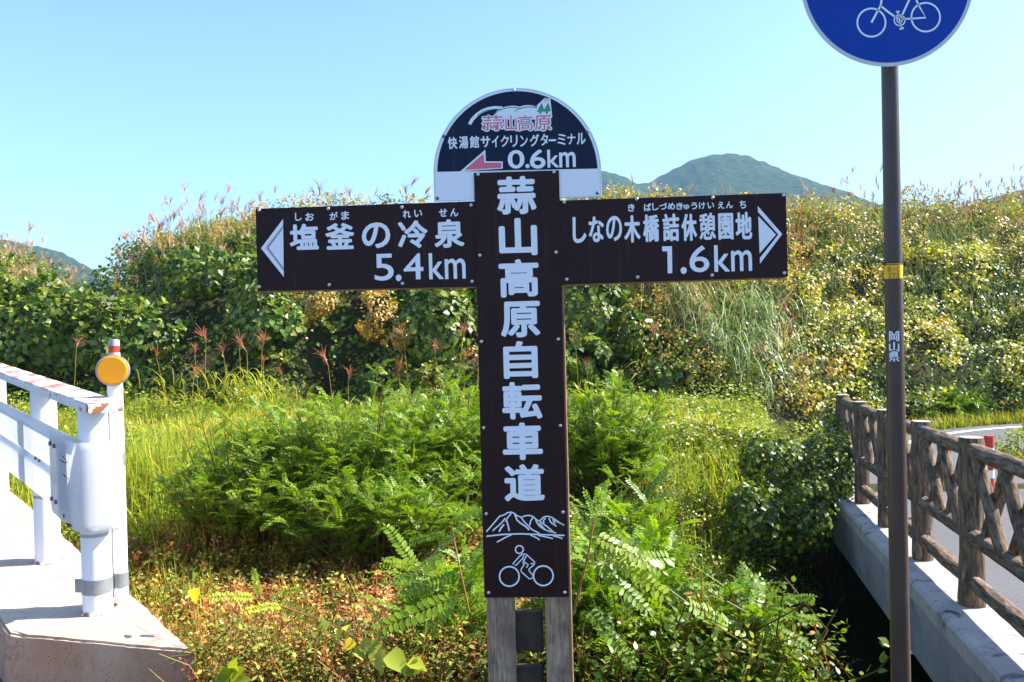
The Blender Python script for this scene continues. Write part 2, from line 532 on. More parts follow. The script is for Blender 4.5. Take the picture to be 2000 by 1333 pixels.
# ------------------------------------------------------------------ terrain
DK = np.array([0.226, 0.974]); DK = DK / np.linalg.norm(DK)      # direction of the footbridge
NK = np.array([-DK[1], DK[0]])                                   # to its left
A0 = np.array([2.70, 4.70])
def fence_s(x, y): return (x - A0[0]) * NK[0] + (y - A0[1]) * NK[1]
def kerb_z(y): return -0.15 - 0.03 * (np.clip(y, 0, 8.5) - 4.7)
def road_z(y): return kerb_z(y) - 0.15
SKYX = [-900, -300, 0, 50, 100, 150, 190, 215, 240, 270, 330, 400, 500, 650, 850, 1000, 1180, 1400, 1550, 1650, 1800, 2000, 2600, 3400]
SKYY = [550, 545, 550, 560, 590, 628, 652, 640, 595, 560, 506, 470, 474, 450, 452, 445, 436, 452, 450, 444, 438, 438, 445, 460]
def smooth(t): t = np.clip(t, 0, 1); return t * t * (3 - 2 * t)
def vnoise(x, y, sc, seed=0):
    """cheap smooth value noise, vectorised"""
    x = np.asarray(x) * sc + seed * 17.3; y = np.asarray(y) * sc + seed * 9.1
    xi = np.floor(x).astype(int); yi = np.floor(y).astype(int); fx = x - xi; fy = y - yi
    h = lambda a, b: ((np.sin(a * 127.1 + b * 311.7 + seed * 74.7) * 43758.5453) % 1.0)
    fx = fx * fx * (3 - 2 * fx); fy = fy * fy * (3 - 2 * fy)
    return (h(xi, yi) * (1 - fx) + h(xi + 1, yi) * fx) * (1 - fy) + (h(xi, yi + 1) * (1 - fx) + h(xi + 1, yi + 1) * fx) * fy
def foot_y(px): return np.interp(px, [-600, 0, 900, 1350, 1550, 1750, 2600], [13.6, 13.6, 13.6, 13.6, 14.4, 15.3, 16.2])
def gz(x, y):
    x = np.asarray(x, float); y = np.asarray(y, float)
    yy = np.maximum(y, 0.6)
    px = 1000 + F * x / yy
    g = np.interp(y, [-6, 2.7, 3.3, 4.6, 6.2, 7.2, 8.6, 13], [0, 0, -.1, -.75, -.85, -.55, -.12, .22])
    s = fence_s(x, y)
    w = smooth((y - 3.0) / 1.2) * smooth((9.6 - y) / 1.8)
    g = g - 1.35 * np.exp(-((s - 0.1) / 1.25) ** 2) * w * (s > 0.1) - 1.35 * w * (s <= 0.1)
    # beyond and beside the footbridge the ground carries the road
    rd = smooth((0.9 - s) / 1.2) * smooth((y - 8.6) / 1.2)
    g = g * (1 - rd) + (road_z(y) - 0.07) * rd
    rs = smooth((-s - 2.3) / 0.5) * smooth((y - 3.5) / 1.0)
    g = g * (1 - rs) + (road_z(y) - 0.07) * rs
    yf = foot_y(px)
    ys = yf + 6.5
    zs = EYE + (640 - .0192 * (px - 1000) - np.interp(px, SKYX, SKYY)) / F * ys
    zf = np.where(px > 1500, road_z(y) - 0.05, 0.25)
    zf = 0.25 + (road_z(y) - .05 - .25) * smooth((px - 1350) / 350)
    t = np.clip((y - yf) / 6.5, 0, 1)
    prof = 1 - (1 - t) ** 1.9
    hz = zf + (zs - zf) * prof + (vnoise(x, y, 0.9, 3) - .5) * .5 * np.sin(np.pi * np.clip(t, 0, 1)) 
    hz = np.where(y > ys, zs - smooth((y - ys) / 14) * np.maximum(zs - 0.6, 0) , hz)
    for cpx, cy, rw, dp in ((405, 14.6, .75, 1.3), (655, 14.4, .62, 1.1), (1000, 14.5, .5, .6)):
        cx = (cpx - 1000) / F * cy
        hz = hz - dp * np.exp(-((x - cx) / rw) ** 2 - ((y - cy) / .8) ** 2)
    k = smooth((y - yf + 0.3) / 0.8)
    g = g * (1 - k) + hz * k
    return g + (vnoise(x, y, 2.3, 1) - .5) * .08 * (y > 2.5)

def terrain():
    xs = np.concatenate([np.linspace(-1500, -60, 12), np.linspace(-40, -9, 32), np.linspace(-8.8, 8.8, 160), np.linspace(9, 40, 40), np.linspace(60, 1500, 12)])
    ys = np.concatenate([np.linspace(-300, -20, 8), np.linspace(-12, 2, 12), np.linspace(2.2, 24, 180), np.linspace(25, 60, 20), np.linspace(90, 1500, 14)])
    X, Y = np.meshgrid(xs, ys)
    Z = gz(X, Y)
    Z = np.where(Y > 40, np.minimum(Z, 0.6) - 3, Z)
    Z = np.where(np.abs(X) > 45, np.minimum(Z, 0.6), Z)
    nx, ny = len(xs), len(ys)
    v = np.stack([X, Y, Z], -1).reshape(-1, 3)
    i = np.arange(ny - 1)[:, None] * nx + np.arange(nx - 1)[None]
    f = np.stack([i, i + 1, i + nx + 1, i + nx], -1).reshape(-1, 4)
    me = merged_mesh('ground', [(v, f, colr(v, (.1, .1, .1)))])
    me.shade_smooth()
    tag(link('ground', me, mat=M_GROUND), kind='structure')
terrain()

# ------------------------------------------------------------------ mountains
def mountain(name, prof, Y, base_py, depth, seed):
    """ridge line from measured outline points, built as a solid hill with depth"""
    px = np.array([p[0] for p in prof], float); py = np.array([p[1] for p in prof], float)
    n = 260
    ps = np.linspace(px[0], px[-1], n); hs = np.interp(ps, px, py)
    ker = np.hanning(9); ker /= ker.sum()
    hs = np.convolve(np.pad(hs, 4, mode='edge'), ker, 'valid')
    rows = 70
    V = []
    for r in range(rows):
        t = (r / (rows - 1)) * 2 - 1
        for i in range(n):
            X = (ps[i] - 1000) / F * Y
            hz = EYE + (640 - .0192 * (ps[i] - 1000) - hs[i] - (11 if Y > 700 else 0)) / F * Y
            k = math.cos(t * math.pi / 2) ** 0.8
            y = Y + t * depth
            nz = mnoise.fractal((X * .006 + seed, y * .006, 0.3), 1, 2, 5) * 22 + mnoise.noise((X * .08, y * .08, seed)) * 2.6
            V.append((X, y, -3 + (hz + 3) * k + nz * (abs(math.sin(t * math.pi)) ) * k + mnoise.noise((X * .11, y * .11, seed + 4)) * 2.2 * k))
    V = np.array(V)
    i = np.arange(rows - 1)[:, None] * n + np.arange(n - 1)[None]
    f = np.stack([i, i + 1, i + n + 1, i + n], -1).reshape(-1, 4)
    me = merged_mesh(name, [(V, f, colr(V, (.1, .1, .1)))])
    me.shade_smooth()
    return tag(link(name, me, mat=M_HILL), kind='structure')
mountain('mountain', [(1080, 420), (1140, 350), (1165, 338), (1180, 338), (1205, 348), (1235, 362), (1262, 358), (1300, 335), (1340, 315), (1380, 305), (1440, 309), (1480, 318), (1530, 340), (1580, 362), (1630, 386), (1680, 410), (1740, 422), (1810, 410), (1880, 395), (1940, 384), (2000, 376), (2080, 370), (2300, 400)], 900, 640, 320, 1.0)
mountain('mountain', [(-260, 560), (-120, 500), (-40, 492), (0, 487), (40, 479), (70, 483), (100, 502), (150, 520), (190, 540), (230, 556), (300, 575), (420, 600), (520, 610)], 600, 640, 200, 5.0)

# ------------------------------------------------------------------ road
def ribbon(name, left, right, zoff, mat):
    bm = bmesh.new(); L = []
    for a, b in zip(left, right):
        row = []
        for k in range(5):
            t = k / 4; x = a[0] * (1 - t) + b[0] * t; y = a[1] * (1 - t) + b[1] * t
            row.append(bm.verts.new((x, y, float(road_z(y)) + zoff)))
        L.append(row)
    for r, q in zip(L, L[1:]):
        for k in range(4): bm.faces.new((r[k], r[k + 1], q[k + 1], q[k]))
    return bm_obj(name, bm, mat=mat, smooth=True)
def curve_pts(ctrl, n=60):
    c = np.array(ctrl, float); t = np.linspace(0, len(c) - 1, n)
    out = []
    for q in t:
        i = min(int(q), len(c) - 2); u = q - i
        p0, p1, p2, p3 = c[max(i - 1, 0)], c[i], c[i + 1], c[min(i + 2, len(c) - 1)]
        out.append(0.5 * ((2 * p1) + (-p0 + p2) * u + (2 * p0 - 5 * p1 + 4 * p2 - p3) * u * u + (-p0 + 3 * p1 - 3 * p2 + p3) * u ** 3))
    return np.array(out)
def on_road(px, py):
    d = ray(px, py)
    for z in (-0.42,):
        pass
    t = (-0.414 - EYE) / d.z
    q = CAM + d * t
    return (q.x, q.y)
LEFT = curve_pts([A0 + DK * (-4.5) - NK * .2, A0 + DK * 0 - NK * .2, A0 + DK * 4.6 - NK * .2, (4.9, 11.6), (7.0, 13.75), (9.4, 14.75), (13, 15.2), (22, 15.4)])
RIGHT = curve_pts([A0 + DK * (-4.5) - NK * 2.6, A0 + DK * 0 - NK * 2.6, A0 + DK * 3.6 - NK * 2.6, (7.2, 10.0), (8.4, 11.4), (10.2, 12.3), (13.2, 12.7), (22, 12.9)])
tag(ribbon('asphalt_path', LEFT, RIGHT, 0, M_ASPH), kind='structure')
def offs(c, d):
    t = np.gradient(c, axis=0); t /= np.linalg.norm(t, axis=1, keepdims=True)
    return c + np.stack([t[:, 1], -t[:, 0]], 1) * d
ln = LEFT[22:]
tag(ribbon('painted_road_line', offs(ln, .3), offs(ln, .42), .005, M_LINE), kind='structure')
rn_ = RIGHT[14:]
tag(ribbon('painted_road_line', offs(rn_, -.36), offs(rn_, -.24), .005, M_LINE), kind='structure')

# ------------------------------------------------------------------ footbridge with its kerb
def build_bridge():
    root = empty('footbridge', (A0[0], A0[1], -2.2), 'low concrete footbridge whose weathered grey side carries the log railing over the ditch', 'bridge')
    def pt(t, o, z): return (A0[0] + DK[0] * t + NK[0] * o, A0[1] + DK[1] * t + NK[1] * o, z)
    T = np.linspace(-4.5, 4.75, 38)
    def sweep(name, prof, mat, sharp=0.5):
        bm = bmesh.new(); rows = []
        for t in T:
            kz = float(kerb_z(A0[1] + DK[1] * t))
            row = []
            for o, z in prof:
                j = mnoise.noise((t * 3, o * 9, z * 9)) * 0.006
                row.append(bm.verts.new(pt(t, o + j, kz + z + j)))
            rows.append(row)
        n = len(prof)
        for a, b in zip(rows, rows[1:]):
            for k in range(n): bm.faces.new((a[k], a[(k + 1) % n], b[(k + 1) % n], b[k]))
        bm.faces.new(rows[0]); bm.faces.new(rows[-1][::-1])
        o = bm_obj(name, bm, root, mat, Matrix.Identity(4))
        smooth_sides(o, sharp)
        return o
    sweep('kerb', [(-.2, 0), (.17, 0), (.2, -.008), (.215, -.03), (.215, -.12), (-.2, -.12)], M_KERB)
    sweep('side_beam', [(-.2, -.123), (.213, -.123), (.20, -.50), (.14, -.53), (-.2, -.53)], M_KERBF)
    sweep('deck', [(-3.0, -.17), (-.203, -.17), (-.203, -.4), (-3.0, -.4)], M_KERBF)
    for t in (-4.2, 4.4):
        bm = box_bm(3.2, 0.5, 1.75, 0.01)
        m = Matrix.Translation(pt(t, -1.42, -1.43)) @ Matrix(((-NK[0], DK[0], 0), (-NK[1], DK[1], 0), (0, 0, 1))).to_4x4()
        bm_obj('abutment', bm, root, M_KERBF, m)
build_bridge()

# ------------------------------------------------------------------ log railing
def log_mesh(name, r, seed, flare=0.0, seg=22, rings=30, cap=True):
    """unit-length log along +Z with grooved bark"""
    bm = bmesh.new(); R = []
    for i in range(rings + 1):
        z = i / rings; row = []
        for j in range(seg):
            a = j / seg * 2 * math.pi
            g = abs(mnoise.noise((math.cos(a) * 4 + seed, math.sin(a) * 4, z * 2.2 + seed)))
            g2 = mnoise.noise((math.cos(a) * 9 + seed, math.sin(a) * 9, z * 9))
            g3 = mnoise.noise((math.cos(a) * 1.2, math.sin(a) * 1.2 + seed, z * 2.5))
            rr = r * (1 + 0.16 * g - .06 + 0.045 * g2 + 0.1 * g3 + flare * (1 - z) ** 6)
            if i in (0, rings): rr *= 0.93
            row.append(bm.verts.new((rr * math.cos(a), rr * math.sin(a), z)))
        R.append(row)
    for a, b in zip(R, R[1:]):
        for k in range(seg): bm.faces.new((a[k], a[(k + 1) % seg], b[(k + 1) % seg], b[k]))
    f1 = bm.faces.new(R[0][::-1]); f2 = bm.faces.new(R[-1])
    bmesh.ops.recalc_face_normals(bm, faces=bm.faces)
    f1.material_index = 1; f2.material_index = 1
    me = bpy.data.meshes.new(name); bm.to_mesh(me); bm.free()
    me.materials.append(M_BARK); me.materials.append(M_RING)
    me.shade_smooth(); me.set_sharp_from_angle(angle=1.0)
    return me
def build_fence():
    T = [-1.10, 0.0, 1.06, 2.16, 3.20, 4.22]
    root = empty('log_railing', (A0[0], A0[1], float(kerb_z(A0[1]))), 'brown imitation log railing with crossed braces standing on the footbridge kerb', 'railing')
    post_me = [log_mesh('post', 0.069, s, 0.12) for s in (1.3, 4.1, 7.7)]
    rail_me = [log_mesh('rail', 0.048, s + 20) for s in (1.3, 4.1, 7.7)]
    br_me = [log_mesh('brace', 0.036, s + 40, seg=16, rings=20) for s in (1.3, 4.1, 7.7)]
    def base(t):
        return Vector((A0[0] + DK[0] * t, A0[1] + DK[1] * t, float(kerb_z(A0[1] + DK[1] * t))))
    def between(name, me, a, b, over=0.0):
        d = b - a; L = d.length
        q = d.to_track_quat('Z', 'Y').to_matrix().to_4x4()
        a2 = a - d.normalized() * over
        m = Matrix.Translation(a2) @ q @ Matrix.Rotation(random.uniform(0, 6), 4, 'Z') @ Matrix.Diagonal((1, 1, L + 2 * over, 1))
        return link(name, me, root, mw=m)
    H = 1.0
    for i, t in enumerate(T):
        b = base(t)
        o = between('post', post_me[i % 3], b - Vector((0, 0, .0)), b + Vector((random.uniform(-.01, .01), 0, H)))
        if i == 2:
            bm = bmesh.new()
            bmesh.ops.create_grid(bm, x_segments=4, y_segments=3, size=0.5)
            for v in bm.verts:
                a = math.radians(-118) + v.co.x * .55; z = .955 + v.co.y * .055
                v.co = Vector((math.cos(a) * .0795, math.sin(a) * .0795, z))
            bmesh.ops.solidify(bm, geom=bm.faces[:], thickness=.002)
            bm_obj('blue_paint_patch', bm, root, M_CYAN, Matrix.Translation(b))
    n = Vector((NK[0], NK[1], 0))
    for i in range(len(T) - 1):
        a, b = base(T[i]), base(T[i + 1]); z = lambda h: Vector((0, 0, h))
        between('rail', rail_me[i % 3], a + z(.925), b + z(.925), -.045)
        between('rail', rail_me[(i + 1) % 3], a + z(.42), b + z(.42), -.045)
        between('rail', rail_me[(i + 2) % 3], a + z(.145), b + z(.145), -.045)
        for u0, u1 in ((.13, .5), (.5, .87)):
            p = lambda u, h, o: a.lerp(b, u) + z(h) + n * o
            # bridge seen from its left: these lean toward the near end at the foot
            between('brace', br_me[(i * 2) % 3], p(u0, .44, .018), p(u1 - .04, .89, .018), .01)
            between('brace', br_me[(i * 2 + 1) % 3], p(u1 - .02, .44, -.03), p(u0 + .05, .89, -.03), .01)
build_fence()

# red and white road bollard
def build_bollard():
    b = P(1932, 905, 7.9); b.z = float(road_z(7.9)) 
    root = empty('road_bollard', b, 'short red bollard with a white band beside the bend of the path', 'bollard')
    H = 0.78
    def cyl(name, r, z0, z1, mat, bev=0.004):
        o = bm_obj(name, cyl_bm(r, r, z1 - z0, 24, bev), root, mat, Matrix.Translation(b + Vector((0, 0, z0))))
        return smooth_sides(o)
    cyl('foot', .075, 0, .03, M_RED)
    cyl('shaft', .043, .03, H, M_RED)
    cyl('reflective_band', .0445, H - .2, H - .12, M_WHITE, .001)
    cyl('reflective_band', .0445, H - .42, H - .34, M_WHITE, .001)
build_bollard()

# ------------------------------------------------------------------ guardrail on its concrete block
P1 = Vector((-1.91, 3.61, 0.294)); P2 = Vector((-2.60, 4.42, 0.294))
GD = Vector((-.675, .738, 0)).normalized(); GN = Vector((-GD.y, GD.x, 0))
if GN.dot(Vector((1.91, -3.61, 0))) < 0: GN = -GN
SL = .045
def top_z(x, y): return .294 + SL * ((x - P1.x) * GD.x + (y - P1.y) * GD.y)
def build_block():
    zt = 0.294
    corners = [(-1.31, 3.21), (-2.16, 3.36), (-2.16 - .68 * 6, 3.36 + .735 * 6), (-2.80 - .68 * 6, 4.86 + .735 * 6), (-2.80, 4.86)]
    bm = bmesh.new()
    top = [bm.verts.new((x, y, top_z(x, y))) for x, y in corners]
    bot = [bm.verts.new((x, y, -1.3)) for x, y in corners]
    bm.faces.new(top); bm.faces.new(bot[::-1])
    n = len(corners)
    for i in range(n): bm.faces.new((top[i], bot[i], bot[(i + 1) % n], top[(i + 1) % n]))
    bmesh.ops.recalc_face_normals(bm, faces=bm.faces)
    ed = [e for e in bm.edges if not (e.verts[0].co.z < 0 and e.verts[1].co.z < 0)]
    bmesh.ops.bevel(bm, geom=ed, offset=.010, segments=2, affect='EDGES')
    for _ in range(9):
        es = [e for e in bm.edges if e.calc_length() > .05 and min(e.verts[0].co.z, e.verts[1].co.z) > -.9 and max(e.verts[0].co.y, e.verts[1].co.y) < 8]
        if not es: break
        bmesh.ops.subdivide_edges(bm, edges=es, cuts=1)
    bmesh.ops.triangulate(bm, faces=bm.faces[:])
    bm.normal_update()
    for v in bm.verts:
        c = v.co; d = mnoise.noise(c * 9) * .006 + mnoise.noise(c * 30) * .004
        edge = 1.0 if abs(c.z - top_z(c.x, c.y)) < .03 and abs(v.normal.z) < .95 else .35
        if edge == 1.0: d -= max(0, mnoise.noise(c * 14) - .1) * .02
        v.co = c + v.normal * d * edge
    o = bm_obj('concrete_block', bm, None, M_CONC)
    me = o.data; me.materials.append(M_CONCF)
    for p in me.polygons:
        if p.normal.z < 0.35 or (abs(p.center.z - top_z(p.center.x, p.center.y)) < .05 and p.normal.z < .8): p.material_index = 1
    smooth_sides(o, .8)
    # chipped edge pieces
    tag(o, 'pale weathered concrete block with a rough front face under the white guardrail', 'concrete block')
build_block()

def left_road():
    bm = bmesh.new(); rows = []
    for k in range(14):
        d = -6 + k * 1.1; row = []
        for n in (.27, 1.5, 3.0, 4.5, 6.2):
            q = P1 + GD * d + GN * n
            row.append(bm.verts.new((q.x, q.y, .294 + SL * max(d, 0) - .27)))
        rows.append(row)
    for a, b in zip(rows, rows[1:]):
        for k in range(4): bm.faces.new((a[k], a[k + 1], b[k + 1], b[k]))
    tag(bm_obj('road', bm, None, M_ASPH), kind='structure')
left_road()

def build_guardrail():
    root = empty('guardrail', P1, 'white painted guardrail with rust stains and a red striped handrail on the concrete block', 'guardrail')
    pm = bpy.data.meshes.new('post'); bm = cyl_bm(.0625, .0625, .93, 32); bm.to_mesh(pm); bm.free()
    pm.materials.append(M_POST); pm.shade_smooth(); pm.set_sharp_from_angle(angle=.6)
    flm = bpy.data.meshes.new('foot_collar'); bm = cyl_bm(.072, .067, .008, 28); bm.to_mesh(flm); bm.free(); flm.materials.append(M_RUSTEND)
    bandm = bpy.data.meshes.new('reflective_band'); bm = cyl_bm(.0638, .0638, .016, 32); bm.to_mesh(bandm); bm.free(); bandm.materials.append(M_GREY); bandm.shade_smooth(); bandm.set_sharp_from_angle(angle=.6)
    step = (P2 - P1)
    for k in range(8):
        dd = (0, .92, 2.25, 3.4, 4.5, 5.6, 6.7, 7.8)[k]; q = P1 + GD * dd + Vector((0, 0, SL * dd))
        o = link('post', pm, root, mw=Matrix.Translation(q))
        c = link('foot_collar', flm, o, mw=Matrix.Translation(q))
        c = link('reflective_band', bandm, o, mw=Matrix.Translation(q + Vector((0, 0, .35))))
    GS = (GD + Vector((0, 0, SL))).normalized(); rot = Matrix((GS, GN, GS.cross(GN) if GS.cross(GN).z > 0 else -GS.cross(GN))).transposed().to_4x4()
    # handrail
    bm = box_bm(8.2, .146, .045, .006, (4.1, 0, 0))
    m = Matrix.Translation(P1 - GD * .2 + Vector((0, 0, .94))) @ rot
    h = bm_obj('handrail', bm, root, M_HRAIL, m)
    bm = box_bm(.004, .142, .042, .001)
    bm_obj('end_cap', bm, h, M_RUSTEND, Matrix.Translation(P1 - GD * .202 + Vector((0, 0, .94))) @ rot)
    # W-beam
    def sheet(name, path, amp, z0, z1, mat, rows=26, th=.004, par=root, edge=0.018):
        """path: (d, n) plan points; amp(i): corrugation depth"""
        bm = bmesh.new(); V = []
        pts = [P1 + GD * a + GN * b for a, b in path]
        for i, p in enumerate(pts):
            q0 = pts[max(i - 1, 0)]; q1 = pts[min(i + 1, len(pts) - 1)]
            t = (q1 - q0).normalized(); nn = Vector((-t.y, t.x, 0))
            if i == 0: sgn = 1 if nn.dot(GN) > 0 else -1
            nn = nn * sgn
            row = []
            for k in range(rows + 1):
                u = k / rows
                w = amp(path[i][0]) * min(1, abs(math.sin(2 * math.pi * u)) * 2.6) ** .9
                lip = -edge * (max(0, abs(u - .5) - .44) / .06) ** 2
                row.append(bm.verts.new(p + nn * (w + lip) + Vector((0, 0, z0 - P1.z + (z1 - z0) * u + SL * path[i][0]))))
            V.append(row)
        for a, b in zip(V, V[1:]):
            for k in range(rows): bm.faces.new((a[k], a[k + 1], b[k + 1], b[k]))
        bmesh.ops.solidify(bm, geom=bm.faces[:], thickness=th)
        o = bm_obj(name, bm, par, mat, Matrix.Identity(4), True)
        o.data.set_sharp_from_angle(angle=.9)
        return o
    sheet('beam', [(x, .078) for x in np.linspace(8, -.02, 12)], lambda d: .022, .705, 1.085, M_RAIL, rows=40)
    pts = [(.31, .110), (.28, .111), (.2, .1125), (.1, .1135), (0, .114), (-.04, .113)]
    for a in np.linspace(100, -95, 14):
        ca, sa = math.cos(math.radians(a)), math.sin(math.radians(a))
        pts.append((-.07 - .088 * math.copysign(abs(ca) ** .62, ca), -.003 + (.116 if sa > 0 else .088) * math.copysign(abs(sa) ** .7, sa)))
    pts.append((-.03, -.091)); pts.append((.02, -.091))
    ec = sheet('end_cover', pts, lambda d: .0, .70, 1.09, M_RAIL, edge=.006)
    bolt = bpy.data.meshes.new('bolt'); bm = cyl_bm(.012, .010, .012, 12, .002); bm.to_mesh(bolt); bm.free(); bolt.materials.append(M_DARKBOLT)
    for par, d, n_, z in ((ec, .27, .109, 1.035), (ec, .19, .110, 1.035), (ec, .27, .109, .775), (ec, .19, .110, .775), (root, .72, .079, .895), (root, .64, .079, .895), (root, 1.92, .079, .895), (root, 1.84, .079, .895)):
        q = P1 + GD * d + GN * (n_ ) + Vector((0, 0, z - P1.z + SL * d))
        m = Matrix.Translation(q) @ GN.to_track_quat('Z', 'Y').to_matrix().to_4x4()
        link('bolt', bolt, par, mw=m)
    # rusty scratches and patch on the cover (real chipped, curled flakes)
    def flake(dn, z, w, h, tilt):
        a, b = dn; q = P1 + GD * a + GN * b + Vector((0, 0, z - P1.z))
        bm = bmesh.new(); N = 9; up = []; lo = []
        for i in range(N):
            t = i / (N - 1) - .5
            th = h * (.35 + .65 * abs(mnoise.noise((i * 1.3, z * 40, a * 20)))) * math.sin(math.pi * min(max(i / (N - 1), .08), .92))
            zz = tilt * t * w + .004 * mnoise.noise((i * .9, z * 30, 1))
            up.append(bm.verts.new((t * w, 0, zz + th / 2))); lo.append(bm.verts.new((t * w, 0, zz - th / 2)))
        for i in range(N - 1): bm.faces.new((lo[i], lo[i + 1], up[i + 1], up[i]))
        bmesh.ops.solidify(bm, geom=bm.faces[:], thickness=.0015)
        q = q + GN * .0145; d = (-GD).normalized()
        m = Matrix.Translation(q) @ Matrix((d, GN, Vector((0, 0, 1)))).transposed().to_4x4()
        bm_obj('rust_scratch', bm, ec, MATS['rust_solid'], m)
    t = NT('rust_solid'); v = t.coord('Object')
    t.base(t.mix(t.noise(v, 90, 4), (0.2, 0.06, 0.02), (0.07, 0.03, 0.015)), .9)
    flake((.04, .1), 1.008, .10, .008, -.1)
    flake((.05, .1), .985, .13, .012, -.06)
    flake((-.01, .1), .99, .05, .01, .1)
    flake((.02, .1), .925, .12, .013, -.12)
    flake((-.01, .1), .905, .012, .05, 0)
    flake((-.02, .1), .712, .12, .03, .05)
    flake((.06, .1), .74, .03, .05, 0)
build_guardrail()

def build_delineator():
    b = P(236, 1165, 3.68)
    root = empty('delineator', b, 'slim white delineator with a round orange reflector clamped to the guardrail end post', 'delineator')
    def cyl(name, r, z0, z1, mat, par=root, bev=.001):
        o = bm_obj(name, cyl_bm(r, r, z1 - z0, 32, bev), par, mat, Matrix.Translation(b + Vector((0, 0, z0))))
        return smooth_sides(o)
    top = P(236, 750, 3.68).z - b.z
    pole = cyl('pole', .033, 0, top + .02, M_RAILB)
    px2m = 3.68 / F
    zc = P(233, 723, 3.66).z - b.z
    FD = Vector((.27, -.96, 0)).normalized()
    head = bm_obj('reflector_housing', cyl_bm(.069, .072, .034, 40, .004), root, M_GREY, Matrix.Translation(b + FD * .032 + Vector((0, 0, zc))) @ FD.to_track_quat('Z', 'Y').to_matrix().to_4x4() @ Matrix.Translation((0, 0, -.017)))
    smooth_sides(head)
    rf = bm_obj('reflector', cyl_bm(.066, .062, .012, 40, .003), head, M_ORANGE, Matrix.Translation(b + FD * .046 + Vector((0, 0, zc))) @ FD.to_track_quat('Z', 'Y').to_matrix().to_4x4())
    smooth_sides(rf)
    cyl('neck', .026, zc + .055, zc + .08, M_GREY)
    cyl('red_band', .0235, zc + .078, zc + .108, M_RED)
    cyl('top_cap', .0245, zc + .106, zc + .142, M_GREY, bev=.005)
    cyl('clip', .0345, P(236, 910, 3.68).z - b.z, P(236, 885, 3.68).z - b.z, M_GALV)
    # bracket
    z0, z1 = P(236, 1145, 3.68).z, P(236, 1117, 3.68).z
    br = bm_obj('clamp_band', cyl_bm(.0655, .0655, z1 - z0, 32, .001), root, M_GALV, Matrix.Translation((P1.x, P1.y, z0)))
    smooth_sides(br)
    cyl('clamp_band', .0355, z0 - b.z, z1 - b.z, M_GALV)
    a = Vector((P1.x, P1.y, (z0 + z1) / 2)); c = Vector((b.x, b.y, (z0 + z1) / 2))
    d = c - a; L = d.length; m = Matrix.Translation((a + c) / 2) @ d.to_track_quat('X', 'Z').to_matrix().to_4x4()
    bm_obj('bracket_arm', box_bm(L, .01, z1 - z0 - .004, .001), root, M_GALV, m)
    bm_obj('bracket_lug', box_bm(.03, .006, z1 - z0 - .006, .001), root, M_GALV, Matrix.Translation(a + Vector((-.075, -.02, 0))))
    bm_obj('bolt', cyl_bm(.007, .007, .02, 8), root, M_BOLT, Matrix.Translation(b + Vector((-.0, -.045, .018))))
build_delineator()

# ------------------------------------------------------------------ text
GLYPH = {}
def glyph(ch):
    if ch in GLYPH: return GLYPH[ch]
    c = bpy.data.curves.new('character_outline', 'FONT'); c.body = ch; c.size = 1; c.fill_mode = 'FRONT'; c.resolution_u = 4
    o = bpy.data.objects.new('character_outline', c)
    COL.objects.link(o)
    bpy.context.view_layer.update()
    me = bpy.data.meshes.new_from_object(o)
    v = np.zeros(len(me.vertices) * 3); me.vertices.foreach_get('co', v); v = v.reshape(-1, 3)[:, :2]
    f = [list(p.vertices) for p in me.polygons]
    bpy.data.objects.remove(o); bpy.data.curves.remove(c); bpy.data.meshes.remove(me)
    GLYPH[ch] = (v, f)
    return v, f

class Plane:
    """a plane in the world with local x right, z up, y pointing away from the viewer"""
    def __init__(s, origin, ex, ez):
        s.o = origin; s.ex = ex.normalized(); s.ey = ez.cross(s.ex).normalized(); s.ez = s.ex.cross(s.ey)
        s.ey = s.ez.cross(s.ex)
        s.m = Matrix.Translation(s.o) @ Matrix((s.ex, s.ey, s.ez)).transposed().to_4x4()
    def L(s, px, py, y=0.0):
        d = ray(px, py); nrm = s.ey
        o = s.o + nrm * y
        t = (o - CAM).dot(nrm) / d.dot(nrm)
        q = CAM + d * t - s.o
        return (q.dot(s.ex), q.dot(s.ez))

def char(pl, ch, x0, y0, x1, y1, y, mat, par, bold=0.03, name='character'):
    """glyph filling the measured box; strokes are thickened by stacked shifted copies"""
    v, f = glyph(ch)
    lo, hi = v.min(0), v.max(0)
    c = pl.L((x0 + x1) / 2, (y0 + y1) / 2, y)
    w = (pl.L(x1, (y0 + y1) / 2, y)[0] - pl.L(x0, (y0 + y1) / 2, y)[0]); h = pl.L(x0, y0, y)[1] - pl.L(x0, y1, y)[1]
    em = min(w, h) if w > 0.6 * h else h * .8
    b = bold * em
    sx = (w - 2 * b) / max(hi[0] - lo[0], 1e-4); sz = (h - 2 * b) / max(hi[1] - lo[1], 1e-4)
    if ch == 'ー': sz = max(sz, 0.2 * sx)
    p = (v - (lo + hi) / 2) * [sx, sz]
    bm = bmesh.new()
    sh = [(0, 0)] + [(b * math.cos(a), b * math.sin(a)) for a in np.arange(8) * math.pi / 4] if b > 0 else [(0, 0)]
    for k, (dx, dz) in enumerate(sh):
        vs = [bm.verts.new((q[0] + dx, -k * 3e-5, q[1] + dz)) for q in p]
        for ff in f:
            try: bm.faces.new([vs[i] for i in ff])
            except ValueError: pass
    me = bpy.data.meshes.new(name); bm.to_mesh(me); bm.free()
    me.materials.append(mat)
    return link(name, me, par, mw=pl.m @ Matrix.Translation((c[0], y, c[1])))

